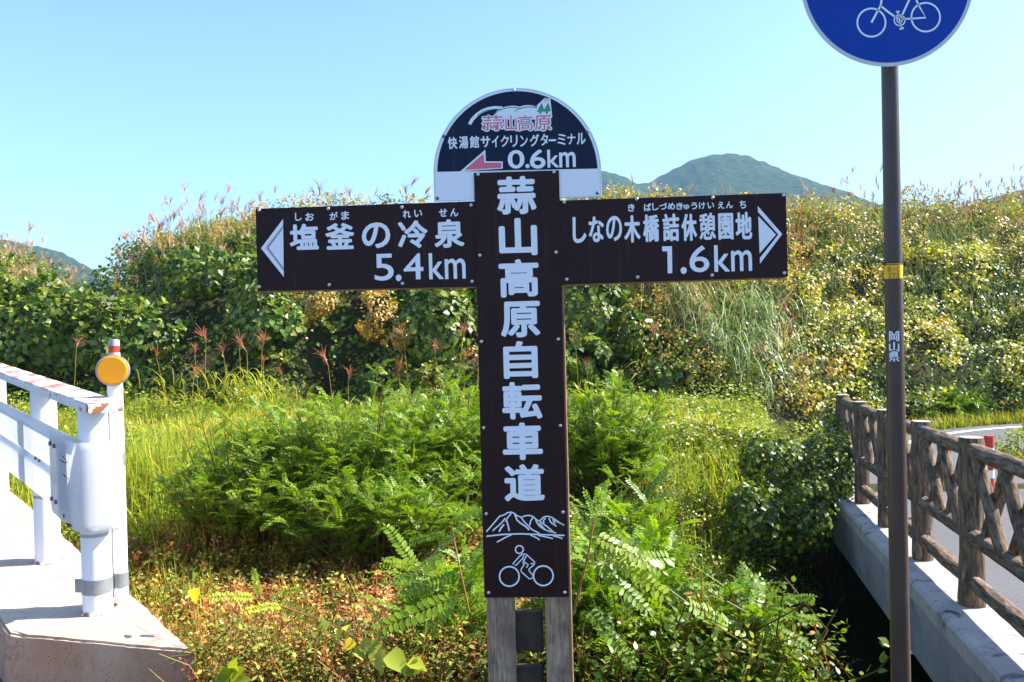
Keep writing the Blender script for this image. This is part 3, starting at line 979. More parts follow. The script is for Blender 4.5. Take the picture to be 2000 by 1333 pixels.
def shape(pl, pts, y, mat, par, name, th=0.0006):
    p = [pl.L(a, b, y) for a, b in pts]
    bm = poly_bm(p, y, y + th)
    bmesh.ops.triangulate(bm, faces=[f for f in bm.faces if len(f.verts) > 4])
    return bm_obj(name, bm, par, mat, pl.m)
def stroke(pl, pts, w, y, mat, par, name, closed=False):
    """flat line of width w (px)"""
    P2_ = np.array([pl.L(a, b, y) for a, b in pts]); n = len(P2_)
    hw = w / F * 2.8 / 2
    bm = bmesh.new(); A = []; B = []
    for i in range(n):
        a = P2_[(i - 1) % n] if closed or i > 0 else P2_[i]; b = P2_[(i + 1) % n] if closed or i < n - 1 else P2_[i]
        t = b - a; t = t / (np.linalg.norm(t) + 1e-9); m = np.array([-t[1], t[0]]) * hw
        A.append(bm.verts.new((P2_[i][0] + m[0], y, P2_[i][1] + m[1]))); B.append(bm.verts.new((P2_[i][0] - m[0], y, P2_[i][1] - m[1])))
    for i in range(n if closed else n - 1):
        j = (i + 1) % n
        bm.faces.new((A[i], A[j], B[j], B[i]))
    return bm_obj(name, bm, par, mat, pl.m)
def circ(cx, cy, r, n=40, ry=None): return [(cx + r * math.cos(i / n * 2 * math.pi), cy + (ry or r) * math.sin(i / n * 2 * math.pi)) for i in range(n)]

# ------------------------------------------------------------------ the direction sign
M_SHADEWOOD = simple('shaded_timber', (0.075, 0.05, 0.036), 0.8, nz=0.6, nsc=14)  # shade on the recessed cross pieces, put into a darker timber colour
def build_sign():
    yaw, lean = math.radians(2.0), math.radians(0.5)
    ex = Vector((math.cos(yaw), -math.sin(yaw), 0)); up = Vector((0, 0, 1))
    exr = ex * math.cos(lean) + up * math.sin(lean); ezr = up * math.cos(lean) - ex * math.sin(lean)
    pl = Plane(P(1018, 640, 2.80), exr, ezr)
    base = P(1035, 1400, 2.8); base.z = 0.0
    root = empty('direction_signpost', base, 'dark brown cross-shaped route signpost with white lettering and a half-round top on grey timber legs', 'signpost')
    FR, BK = 0.0, 0.012
    # timber legs, cross pieces, arm battens
    def batten(name, pxs, pys, y0, y1, mat, par=root):
        p = [pl.L(a, b, y0) for a, b in ((pxs[0], pys[0]), (pxs[1], pys[0]), (pxs[1] + (pys[1] - pys[0]) * .025, pys[1]), (pxs[0] + (pys[1] - pys[0]) * .025, pys[1]))]
        bm = poly_bm(p, y0, y1)
        bmesh.ops.bevel(bm, geom=bm.edges[:], offset=.003, segments=1, affect='EDGES')
        return bm_obj(name, bm, par, mat, pl.m)
    batten('leg', (929, 984), (338, 1560), .012, .10, M_WOOD)
    lr = batten('leg', (1043, 1094), (336, 1560), .012, .10, M_WOOD)
    batten('cross_piece', (1003, 1060), (1196, 1272), .055, .09, M_SHADEWOOD)
    batten('cross_piece', (1003, 1060), (1305, 1345), .05, .09, M_SHADEWOOD)
    batten('side_trim', (1095.5, 1101.5), (557, 1560), .010, .06, M_WARM)
    # panels
    def panel(name, pts, y, th, mat):
        p = [pl.L(a, b, y) for a, b in pts]
        bm = poly_bm(p, y, y + th)
        bmesh.ops.bevel(bm, geom=[e for e in bm.edges if abs(e.verts[0].co.y - e.verts[1].co.y) < 1e-6], offset=.0008, segments=1, affect='EDGES')
        return bm_obj(name, bm, root, mat, pl.m)
    vp = panel('post_panel', [(925.5, 338), (1091.7, 333), (1111, 1166.5), (946, 1168)], 0, .004, M_BROWN)
    la = panel('arm_panel', [(499, 408), (930, 393.2), (934, 560), (503, 569)], .0045, .004, M_BROWN)
    ra = panel('arm_panel', [(1088, 392.3), (1535, 377), (1539, 541), (1092, 556.3)], .0045, .004, M_BROWN)
    la['label'] = 'arm panel with an arrow pointing away from the guardrail side'; del la['label']
    for nm, a, b in (('arm_batten', (506, 412), (930, 397)), ):
        pass
    def arm_bat(x0, x1, ya, yb, sl):
        pts = [(x0, ya), (x1, ya + sl * (x1 - x0)), (x1, yb + sl * (x1 - x0)), (x0, yb)]
        p = [pl.L(a, b, .009) for a, b in pts]
        return bm_obj('arm_batten', poly_bm(p, .009, .045), root, M_WARM, pl.m)
    arm_bat(503, 929, 532, 571.5, -.0215); arm_bat(503, 929, 413, 450, -.034)
    arm_bat(1103, 1534, 520, 558.5, -.0345); arm_bat(1097, 1530, 397, 430, -.0345)
    # half-round top
    cx, cy = 1010.5, 336.0
    def half(r, yl, yr, n=48):
        pts = []
        for i in range(n + 1):
            a = math.pi - math.pi * i / n
            pts.append((cx + r * math.cos(a), cy - r * math.sin(a)))
        return pts + [(cx + r + 1.2, yr), (cx - r + 1.0, yl)]
    hp = panel('half_round_panel', half(163.8, 394.5, 385), .006, .003, M_RIM)
    wh = shape(pl, half(160.5, 392.8, 383.2), .0055, M_WHITE, hp, 'white_field')
    nv = []
    for i in range(49):
        a = math.pi - math.pi * i / 48
        x, y = cx + 156.5 * math.cos(a), cy - 157.5 * math.sin(a)
        yb = 340 - 10.5 * (x - 854) / 315
        nv.append((x, min(y, yb)))
    shape(pl, nv, .0049, M_NAVY, hp, 'navy_field')
    # panel rivets
    rv = bpy.data.meshes.new('rivet'); bm = bmesh.new(); bmesh.ops.create_uvsphere(bm, u_segments=12, v_segments=8, radius=.0062)
    for v in bm.verts: v.co.y *= .5
    bm.to_mesh(rv); bm.free(); rv.shade_smooth(); rv.materials.append(M_BOLT)
    rv2 = rv.copy(); rv2.materials.clear(); rv2.materials.append(M_DARKBOLT)
    def rivets(par, pts, y, me=rv):
        for a, b in pts:
            c = pl.L(a, b, y); link('rivet', me, par, mw=pl.m @ Matrix.Translation((c[0], y, c[1])))
    rivets(vp, [(933.6, 341), (1082, 336), (937, 499), (1086, 493), (940, 667.5), (1090.5, 663), (944.5, 836), (1094.5, 831.7), (949.4, 1004), (1099.4, 1000.8), (954.3, 1158), (1103, 1157.5)], -.0005)
    rivets(la, [(506, 411), (641, 408), (785, 405), (920, 401), (506, 560.5), (643, 556.6), (786, 554), (922, 550)], .004)
    rivets(ra, [(1102, 395), (1243.7, 389), (1392, 386.5), (1530.5, 381.5), (1107, 546), (1245.6, 541.7), (1391, 538), (1532, 533.6)], .004)
    rivets(hp, [(1003.7, 176.6)], .0048); rivets(hp, [(866.5, 267), (1147, 258), (854, 388), (1167, 377.5)], .0048, rv2)
    # lettering on the post panel
    def put(par, y, items, ox, oy, sc, bold, mat=M_WHITE):
        for ch, x0, x1, y0, y1 in items:
            char(pl, ch, ox + x0 / sc, oy + y0 / sc, ox + x1 / sc, oy + y1 / sc, y, mat, par, bold)
    put(vp, -.0006, [('蒜', 212, 446, 75, 300), ('山', 225, 452, 322, 545), ('高', 225, 462, 565, 790), ('原', 235, 470, 815, 1028), ('自', 252, 455, 1050, 1272)], 900, 320, 3.03, .036)
    put(vp, -.0006, [('転', 181, 357, 14, 178), ('車', 183, 359, 193, 357), ('道', 190, 368, 375, 538)], 900, 740, 2.247, .036)
    put(la, .0039, [('塩', 372, 618, 337, 558), ('釜', 675, 922, 330, 555), ('の', 985, 1227, 325, 545), ('冷', 1290, 1545, 308, 545), ('泉', 1600, 1856, 298, 540)], 480, 360, 4.348, .034)
    put(la, .0039, [('し', 418, 475, 243, 312), ('お', 505, 580, 243, 312), ('が', 712, 782, 236, 305), ('ま', 810, 878, 230, 303), ('れ', 1333, 1402, 220, 288), ('い', 1430, 1498, 218, 280), ('せ', 1640, 1710, 208, 278), ('ん', 1735, 1805, 205, 275)], 480, 360, 4.348, .032)
    put(la, .0039, [('5', 1092, 1256, 592, 820), ('4', 1340, 1508, 588, 810), ('k', 1555, 1678, 585, 808), ('m', 1690, 1867, 632, 805)], 480, 360, 4.348, .018)
    shape(pl, [(480 + a / 4.348, 360 + b / 4.348) for a, b in circ(1298, 796, 24, 20, 28)], .0039, M_WHITE, la, 'decimal_point')
    shape(pl, [(480 + a / 4.348, 360 + b / 4.348) for a, b in ((318, 376), (320, 710), (195, 541))], .0039, M_WHITE, la, 'arrow')
    shape(pl, [(480 + a / 4.348, 360 + b / 4.348) for a, b in ((316, 297), (317, 348), (168, 542), (322, 740), (323, 788), (129, 545))], .0039, M_WHITE, la, 'arrow_outline')
    put(ra, .0039, [('し', 160, 272, 308, 522), ('な', 290, 415, 305, 515), ('の', 432, 562, 300, 505), ('木', 578, 712, 295, 518), ('橋', 732, 865, 288, 512), ('詰', 892, 1028, 282, 508), ('休', 1045, 1172, 282, 505), ('憩', 1190, 1325, 275, 495), ('園', 1345, 1468, 278, 495), ('地', 1485, 1620, 268, 492)], 1080, 350, 4.167, .034)
    put(ra, .0039, [('き', 610, 665, 203, 265), ('ば', 740, 800, 198, 262), ('し', 808, 860, 195, 255), ('づ', 865, 928, 195, 250), ('め', 935, 993, 193, 250), ('き', 1003, 1058, 193, 250), ('ゅ', 1063, 1110, 205, 250), ('う', 1122, 1175, 190, 248), ('け', 1188, 1240, 188, 245), ('い', 1258, 1312, 190, 240), ('え', 1342, 1395, 185, 242), ('ん', 1408, 1465, 182, 238), ('ち', 1518, 1572, 175, 240)], 1080, 350, 4.167, .034)
    put(ra, .0039, [('6', 1110, 1272, 542, 760), ('k', 1312, 1438, 538, 755), ('m', 1450, 1620, 580, 750)], 1080, 350, 4.167, .018)
    q = lambda L: [(1080 + a / 4.167, 350 + b / 4.167) for a, b in L]
    shape(pl, q([(930, 548), (968, 547), (971, 767), (934, 768)]), .0039, M_WHITE, ra, 'character')
    shape(pl, q([(888, 549), (932, 548), (932, 588), (890, 589)]), .0040, M_WHITE, ra, 'character')
    shape(pl, q(circ(1064, 745, 25, 20, 28)), .0039, M_WHITE, ra, 'decimal_point')
    shape(pl, q([(1671, 302), (1815, 453), (1682, 606)]), .0039, M_WHITE, ra, 'arrow')
    shape(pl, q([(1667, 220), (1866, 448), (1685, 690), (1684, 642), (1835, 452), (1668, 268)]), .0039, M_WHITE, ra, 'arrow_outline')
    # half-round lettering
    Z = 5.263
    put(hp, .0043, [('快', 288, 385, 620, 745), ('湯', 402, 498, 612, 740), ('館', 512, 610, 608, 735), ('サ', 625, 725, 612, 728), ('イ', 740, 810, 607, 727), ('ク', 830, 915, 605, 722), ('リ', 930, 1005, 603, 722), ('ン', 1030, 1110, 605, 720), ('グ', 1130, 1228, 592, 718), ('タ', 1240, 1320, 588, 710), ('ミ', 1415, 1500, 588, 705), ('ナ', 1515, 1600, 588, 698), ('ル', 1610, 1705, 578, 698)], 820, 150, Z, .03)
    put(hp, .0043, [('0', 903, 1076, 755, 947), ('6', 1130, 1292, 748, 947), ('k', 1310, 1430, 750, 935), ('m', 1432, 1602, 775, 932)], 820, 150, Z, .03)
    z = lambda L: [(820 + a / Z, 150 + b / Z) for a, b in L]
    shape(pl, z([(1325, 645), (1400, 643), (1400, 663), (1325, 665)]), .0043, M_WHITE, hp, 'character')
    shape(pl, z(circ(1107, 920, 22)), .0043, M_WHITE, hp, 'decimal_point')
    shape(pl, z([(672, 752), (678, 872), (852, 872), (852, 946), (416, 974)]), .0045, M_WHITE, hp, 'arrow_border')
    shape(pl, z([(656, 790), (662, 886), (838, 886), (838, 938), (462, 958)]), .0041, M_PINK, hp, 'arrow')
    # emblem: pale hills, green ridge lines, two firs, pink lettering with a pale edge
    def arcs(cx_, cy_, rx, ry, a0, a1, n=16): return [(cx_ + rx * math.cos(math.radians(a0 + (a1 - a0) * i / n)), cy_ - ry * math.sin(math.radians(a0 + (a1 - a0) * i / n))) for i in range(n + 1)]
    hill = [(760, 395), (790, 352), (830, 325)] + arcs(955, 345, 120, 45, 150, 40, 10) + arcs(1110, 345, 110, 52, 130, 40, 10) + [(1215, 320), (1260, 400), (1260, 440), (760, 440)]
    shape(pl, z(hill), .0045, M_WHITE, hp, 'emblem_hills')
    stroke(pl, z([(510, 490), (540, 440), (585, 392), (640, 355), (700, 332), (770, 320), (850, 325)]), 6.5, .00435, M_WHITE, hp, 'emblem_hills')
    stroke(pl, z([(590, 400), (650, 360), (710, 342), (780, 334), (840, 338)]), 1.6, .0041, M_GREEN, hp, 'emblem_ridge_line')
    stroke(pl, z([(765, 390), (800, 352), (860, 330), (930, 315), (990, 318), (1035, 328), (1100, 312), (1160, 312), (1205, 322)]), 1.8, .0041, M_GREEN, hp, 'emblem_ridge_line')
    stroke(pl, z([(975, 360), (1010, 335), (1040, 322)]), 1.6, .0041, M_GREEN, hp, 'emblem_ridge_line')
    shape(pl, z([(1200, 300), (1282, 220), (1288, 268), (1340, 222), (1358, 380), (1350, 400), (1230, 400)]), .00455, M_WHITE, hp, 'emblem_hills')
    for dx, dy in ((0, 0), (66, -2)):
        t = [(1252, 272), (1264, 300), (1258, 300), (1272, 325), (1264, 326), (1280, 358), (1252, 360), (1250, 382), (1228, 386), (1230, 362), (1204, 364), (1228, 330), (1220, 330), (1240, 302), (1234, 303)]
        shape(pl, z([(a + dx, b + dy) for a, b in t]), .0041, M_GREEN, hp, 'emblem_fir')
    for ch, x0, x1 in (('蒜', 640, 855), ('山', 880, 995), ('高', 1010, 1160), ('原', 1180, 1350)):
        for bold, y, mat, e in ((.085, .0044, M_WHITE, 14), (.005, .0039, M_PINK, 0)):
            char(pl, ch, 820 + (x0 - e) / Z, 150 + (398 - e * .6) / Z, 820 + (x1 + e) / Z, 150 + (552 + e) / Z, y, mat, hp, bold)
    for cx_, cy_, r in ((660, 522, 20), (790, 520, 20), (730, 522, 9), (845, 522, 9), (1230, 525, 13), (1325, 525, 13)):
        shape(pl, z(circ(cx_, cy_, r, 16)), .0036, M_PINK, hp, 'emblem_dot')
    # mountain drawing and cyclist
    m = lambda L: [(900 + a / 2.247, 740 + b / 2.247) for a, b in L]
    S = lambda pts, w=2.6: stroke(pl, m(pts), w, -.0006, M_WHITE, vp, 'mountain_line')
    S([(112, 672), (140, 640), (170, 604), (190, 598), (205, 588), (222, 586), (236, 592), (250, 604), (262, 606), (280, 630), (312, 662), (346, 680)])
    S([(262, 610), (282, 602), (300, 600), (318, 606), (330, 618), (346, 626), (380, 650), (410, 676)])
    S([(346, 624), (366, 606), (384, 604), (402, 610), (425, 626), (454, 644)])
    S([(112, 692), (180, 684), (260, 681), (340, 684), (455, 688)], 2.8)
    S([(222, 590), (204, 612), (196, 628)]); S([(236, 594), (246, 620), (262, 634), (286, 650), (300, 664)], 3.0)
    S([(196, 612), (176, 636), (150, 658), (140, 668)]); S([(200, 620), (208, 645), (212, 668)], 3.0); S([(190, 640), (176, 656), (168, 672)], 3.2)
    S([(316, 610), (306, 626), (302, 644)]); S([(328, 622), (344, 646), (366, 662), (392, 672)]); S([(344, 634), (360, 652), (372, 664), (418, 678)])
    S([(372, 612), (362, 624), (366, 634)]); S([(386, 612), (396, 632), (420, 648)]); S([(404, 616), (412, 636)]); S([(412, 622), (452, 642)], 3.2)
    S([(224, 684), (190, 700), (158, 718)]); S([(305, 686), (330, 697), (346, 708)]); S([(340, 688), (372, 694), (404, 702)]); S([(405, 690), (430, 696), (446, 702)])
    C = lambda cx_, cy_, r, w: stroke(pl, m(circ(cx_, cy_, r, 40)), w, -.0006, M_WHITE, vp, 'cyclist_line', True)
    C(213, 868, 43, 3.0); C(362, 865, 43, 3.0); C(257, 750, 17, 2.6)
    B = lambda pts, cl=True: stroke(pl, m(pts), 2.2, -.0006, M_WHITE, vp, 'cyclist_line', cl)
    B([(274, 770), (286, 770), (325, 806), (322, 816), (299, 836), (299, 842), (318, 866), (310, 878), (300, 878), (266, 848), (264, 838), (284, 806), (268, 792), (242, 820), (228, 814), (252, 786), (262, 776)])
    B([(278, 776), (270, 792)], False); B([(288, 778), (272, 808), (278, 816)], False); B([(284, 808), (296, 816), (288, 830)], False); B([(322, 812), (306, 812)], False)
build_sign()

# ------------------------------------------------------------------ round bicycle sign
def build_round():
    pl = Plane(P(1745, 640, 2.80), Vector((1, 0, 0)), Vector((0, 0, 1)))
    base = P(1764, 1450, 2.84); base.z = 0
    root = empty('bicycle_sign', base, 'round blue traffic sign with a white bicycle on a slim dark brown pole', 'traffic sign')
    p0 = P(1759.5, 1333, 2.84); p1 = P(1737.5, 126, 2.84)
    d = (p1 - p0).normalized(); bot = p0 + d * ((-.15 - p0.z) / d.z); top = p1 + d * .62
    L = (top - bot).length
    me = bm_obj('pole', cyl_bm(.0340, .0265, L, 40, .002), root, M_POLE, Matrix.Translation(bot) @ d.to_track_quat('Z', 'Y').to_matrix().to_4x4())
    smooth_sides(me)
    def band(name, ya, yb, mat, add, par=me):
        a = P(1745, yb, 2.84); b = P(1745, ya, 2.84)
        q = lambda z: p0 + d * ((z - p0.z) / d.z)
        A, B = q(a.z), q(b.z); t = (A - bot).length / L; r = .0340 + (.0265 - .0340) * t + add
        o = bm_obj(name, cyl_bm(r, r, (B - A).length, 40), par, mat, Matrix.Translation(A) @ d.to_track_quat('Z', 'Y').to_matrix().to_4x4())
        return smooth_sides(o), (A + B) / 2, r
    yb, c, r = band('yellow_sticker', 519, 545, M_YEL, .0006)
    band('black_strip', 512, 519, M_BLK, .0006)
    # small curved characters wrapped on the pole
    def wrap(ch, px, x0, y0, x1, y1, rr, mat, bold, name='character'):
        v, f = glyph(ch); lo, hi = v.min(0), v.max(0)
        cpt = P((x0 + x1) / 2, (y0 + y1) / 2, 2.81); w = (x1 - x0) / F * 2.81; h = (y1 - y0) / F * 2.81
        b = bold * h
        p = (v - (lo + hi) / 2) * [(w - 2 * b) / (hi[0] - lo[0]), (h - 2 * b) / (hi[1] - lo[1])]
        ax = p0 + d * ((cpt.z - p0.z) / d.z)
        bm = bmesh.new()
        sh = [(0, 0)] + [(b * math.cos(a), b * math.sin(a)) for a in np.arange(8) * math.pi / 4]
        ox = cpt.x - ax.x
        for k, (dx, dz) in enumerate(sh):
            vs = []
            for q in p:
                X = q[0] + dx + ox; an = X / rr; R = rr + k * 3e-5
                vs.append(bm.verts.new((ax.x + R * math.sin(an) , ax.y - R * math.cos(an), ax.z + q[1] + dz)))
            for ff in f:
                try: bm.faces.new([vs[i] for i in ff])
                except ValueError: pass
        m2 = bpy.data.meshes.new(name); bm.to_mesh(m2); bm.free(); m2.materials.append(mat)
        link(name, m2, me, mw=Matrix.Identity(4))
    for ch, y0, y1 in (('岡', 647, 667), ('山', 668, 687), ('県', 687, 707)):
        wrap(ch, 0, 1737, y0, 1756, y1, r + .0018, M_WHITE, .03)
    for ch, x0, x1, y0, y1 in (('B', 1734, 1741, 521, 531), ('-', 1744, 1748, 525, 527), ('C', 1751, 1757, 521, 531), ('2', 1735, 1741, 533, 543), ('7', 1743, 1749, 533, 543), ('5', 1751, 1757, 533, 543)):
        wrap(ch, 0, x0, y0, x1, y1, r + .0012, M_OBR, .03)
    for i in range(8):
        wrap('●', 0, 1731.5 + i * 3.6, 514, 1734 + i * 3.6, 517, r + .0012, M_YEL, 0.0)
    # disc
    c = pl.L(1730, -38, 0)
    R = 168 / F * 2.8
    rim = bm_obj('disc', cyl_bm(R, R, .003, 96), root, M_SGREY, pl.m @ Matrix.Translation((c[0], -.008, c[1])) @ Matrix.Rotation(math.radians(90), 4, 'X'))
    smooth_sides(rim)
    bl = bm_obj('blue_field', cyl_bm(R * .957, R * .957, .0006, 96), rim, M_BLUE, pl.m @ Matrix.Translation((c[0], -.0112, c[1])) @ Matrix.Rotation(math.radians(90), 4, 'X'))
    Y = -.0122
    S = lambda pts, w, cl=False: stroke(pl, pts, w, Y, M_WHITE, rim, 'bicycle_line', cl)
    S(circ(1702, 44.5, 27.5, 48), 3.4, True); S(circ(1808, 34, 28, 48), 3.4, True); S(circ(1757, 40, 10.5, 32), 2.4, True); S(circ(1757, 40, 5, 20), 2.0, True)
    S([(1702, 44.5), (1720, 11), (1727, -28), (1733, -46)], 4)
    S([(1720, 12), (1735, 24), (1752, 36)], 4)
    S([(1759, 36), (1775, 2), (1789, -34)], 4)
    S([(1783, -14), (1795, 12), (1808, 35), (1760, 38)], 3.6)
    S([(1728, -22), (1786, -28)], 4); S([(1776, -38), (1802, -36)], 7); S([(1722, -50), (1740, -44), (1733, -34)], 4)
    S([(1753, 24), (1761, 56)], 3); S([(1750, 24), (1757, 23)], 4); S([(1757, 57), (1765, 55)], 4)
    # brackets and bolts behind
    for dz in (-.12, .16):
        bm_obj('bracket', box_bm(.16, .03, .03, .003), root, M_GALV, pl.m @ Matrix.Translation((c[0] + .005, .01, c[1] + dz)))
build_round()

# ================================================================== vegetation
def normals(x, y):
    e = .08
    dx = (gz(x + e, y) - gz(x - e, y)) / (2 * e); dy = (gz(x, y + e) - gz(x, y - e)) / (2 * e)
    n = np.stack([-dx, -dy, np.ones_like(dx)], 1)
    return n / np.linalg.norm(n, axis=1, keepdims=True)
def px_of(x, y): return 1000 + F * x / np.maximum(y, .5)
def stuff(name, parts, mat, label=None):
    me = merged_mesh(name, parts)
    return tag(link(name, me, mat=mat), label, None, None, 'stuff')
def leaves_at(parts, pos, nrm, size, col, temp=LEAF1, wild=.8, droop=.5):
    """leaves whose faces look roughly along nrm, tips hanging a little"""
    n = len(pos)
    d = rdir(n) * .9 + np.array([0, 0, -droop]); 
    d = d - nrm * np.sum(d * nrm, 1, keepdims=True) * .8
    up = nrm + rdir(n) * wild
    R = rotmats(d, up)
    parts.append(place(temp[0], temp[1], pos, R, size, col * rng.uniform(.72, 1.3, (n, 1))))

KUD = [(.04, .09, .02), (.06, .125, .026), (.10, .17, .045), (.19, .24, .07)]
OLV = [(.12, .18, .035), (.17, .22, .045), (.26, .27, .06), (.07, .12, .03)]
STRAW = [(.38, .27, .11), (.30, .19, .09), (.42, .33, .16), (.22, .2, .06)]
GOLD = [(.34, .30, .06), (.42, .30, .05), (.20, .22, .05), (.40, .36, .14)]
CREAM = [(.12, .17, .035), (.22, .27, .06), (.38, .40, .12), (.52, .50, .22), (.3, .33, .08)]

# ---- hillside: leaf masses over the whole slope
def hillside():
    N = 250000
    px = rng.uniform(-330, 2450, N)
    t = rng.uniform(-.02, 1.12, N) 
    yf = foot_y(px); y = yf + t * 6.5
    x = (px - 1000) / F * y
    # keep an even density in area
    keep = rng.uniform(0, 1, N) < (y / 22)
    px, t, x, y = px[keep], t[keep], x[keep], y[keep]
    z = gz(x, y); nr = normals(x, y)
    cl = vnoise(x, y + z, 1.1, 5) * .5 + vnoise(x, y + z, 2.7, 6) * .3 + vnoise(x, y + z, 6, 8) * .2
    n = len(x)
    lump = np.clip((cl - .28) / .44, 0, 1)
    off = (lump ** 1.4) * 1.0 * rng.beta(4, 1.4, n)
    pos = np.stack([x, y, z], 1) + nr * off[:, None] + rdir(n) * .04
    pyj = 640 - .0192 * (px - 1000) - (pos[:, 2] - EYE) / y * F
    # which plants grow where
    kz = (px < 1210) & (pyj > 478 + 30 * np.sin(px * .02) - 20 * (px > 350) + 30 * (px > 600)) 
    right = px > 1540
    r = rng.uniform(0, 1, n)
    pn = vnoise(x * 1.0, y + z, .8, 11); pn2 = vnoise(x, y + z * 1.3, 1.9, 12)
    col = np.zeros((n, 3)); size = rng.uniform(.05, .085, n)
    pz = pos[:, 2]; a = pal_clump(OLV, x, y, pz, 41); b = pal_clump(STRAW, x, y, pz, 43); c = pal_clump(KUD, x, y, pz, 45, 2.0, .4); g = pal_clump(GOLD, x, y, pz, 47); cr_ = pal_clump(CREAM, x, y, pz, 49, 2.2)
    col[:] = a
    top = (~kz) & (~right)
    m = top & (pn2 > .52); col[m] = b[m]
    m = top & (pn < .3); col[m] = c[m]
    m = kz; col[m] = c[m]; size[m] = rng.uniform(.07, .135, m.sum())
    m = kz & (pn2 > .68) & (px > 540); col[m] = b[m]; size[m] *= .6
    m = right & (pyj > 470) & (pn2 > .45) ; col[m] = cr_[m]; size[m] = rng.uniform(.06, .1, m.sum())
    m = right & (pyj > 470) & (pn > .62); col[m] = g[m]
    m = right & (pyj > 470) & (pn2 < .3); col[m] = c[m]
    m = right & (pyj < 470) & (r < .35); col[m] = b[m]
    m = (px > 1210) & (px <= 1540) & (r < .4); col[m] = b[m]
    parts = []
    pj = 640 - .0192 * (px - 1000) - (pos[:, 2] - EYE) / y * F
    cave = (np.abs(px - 410) < 88) & (pj > 560) & (pj < 735) | (np.abs(px - 642) < 62) & (pj > 605) & (pj < 735) | (np.abs(px - 1000) < 60) & (pj > 620)
    k = kz & (r < .62) & ~(cave & (r > .22))
    leaves_at(parts, pos[k], nr[k] + np.array([0.1, -.3, .5]), size[k], col[k], LEAF4, .7, .4)
    k = ~kz
    leaves_at(parts, pos[k], nr[k], size[k], col[k], LEAF1, 1.1, .2)
    stuff('hillside_foliage', parts, M_LEAF, 'tangled scrub and creeper leaves covering the bank behind the meadow')
    # grass blades on the upper slope
    N = 48000
    px = rng.uniform(-300, 2450, N); t = rng.uniform(.12, 1.15, N) ** .8
    y = foot_y(px) + t * 6.5; x = (px - 1000) / F * y; z = gz(x, y)
    cl = vnoise(x, y + z, 1.4, 5)
    m = (cl > .3) & ((px > 1210) | (t > .55))
    x, y, z, px = x[m], y[m], z[m], px[m]; n = len(x)
    parts = []
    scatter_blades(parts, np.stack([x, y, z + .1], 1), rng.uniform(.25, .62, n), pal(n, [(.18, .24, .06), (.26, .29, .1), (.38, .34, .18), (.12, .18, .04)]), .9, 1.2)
    stuff('hillside_grass', parts, M_PALEG, 'tall tawny grass growing on the crest of the bank')
hillside()

# ---- draped mounds of creeper at the foot of the bank
def mounds():
    L = [(-150, 640, 14, 1.1, .9, KUD), (-50, 650, 14, 1.0, .95, KUD), (75, 640, 14.2, .9, .85, KUD), (190, 655, 14.3, .75, .72, KUD), (285, 660, 14.6, .62, .66, KUD), (330, 620, 15.6, .6, .5, OLV), (20, 560, 16, 1.1, .55, OLV),
         (415, 535, 15.6, 1.0, .42, KUD), (515, 590, 14.4, .55, .78, KUD), (545, 640, 14.0, .42, .5, KUD), (610, 585, 14.8, .5, .42, STRAW),
         (735, 615, 14.6, .36, .5, STRAW), (770, 650, 14.0, .3, .3, STRAW), (850, 640, 13.9, .66, .72, KUD), (905, 580, 14.8, .7, .5, KUD), (800, 560, 15.6, .7, .4, KUD),
         (1150, 600, 14.2, .5, .7, KUD), (1130, 690, 13.7, .45, .4, KUD), (1235, 640, 14.3, .45, .6, KUD), (1300, 730, 13.9, .5, .25, KUD)]
    parts = []
    for px, py, Y, rx, rz, pl_ in L:
        c = np.array(P(px, py, Y)); n = int(900 * rx * rz * 4 + 500)
        if pl_ is STRAW: n *= 2
        d = rdir(n); d = d[(d[:, 1] < .35)]
        n = len(d)
        q = d * [rx, .55, rz]
        bump = 1 + .22 * (vnoise(q[:, 0] * 1.0 + px, q[:, 2] * 1.0, 3.2, 2) - .5) * 2
        dens = vnoise(q[:, 0] + px, q[:, 2], 5.5, 4) > .36
        q = (q * bump[:, None] * rng.uniform(.82, 1.05, (n, 1)))[dens]; d = d[dens]
        n = len(q)
        big = pl_ is KUD
        leaves_at(parts, c + q, d + np.array([.1, -.2, .5]), rng.uniform(.09, .16, n) if big else rng.uniform(.035, .07, n), pal(n, pl_), LEAF4, .7, .5)
    stuff('kudzu_leaves', parts, M_LEAF, 'broad dark green creeper leaves draped in mounds along the foot of the bank')
mounds()

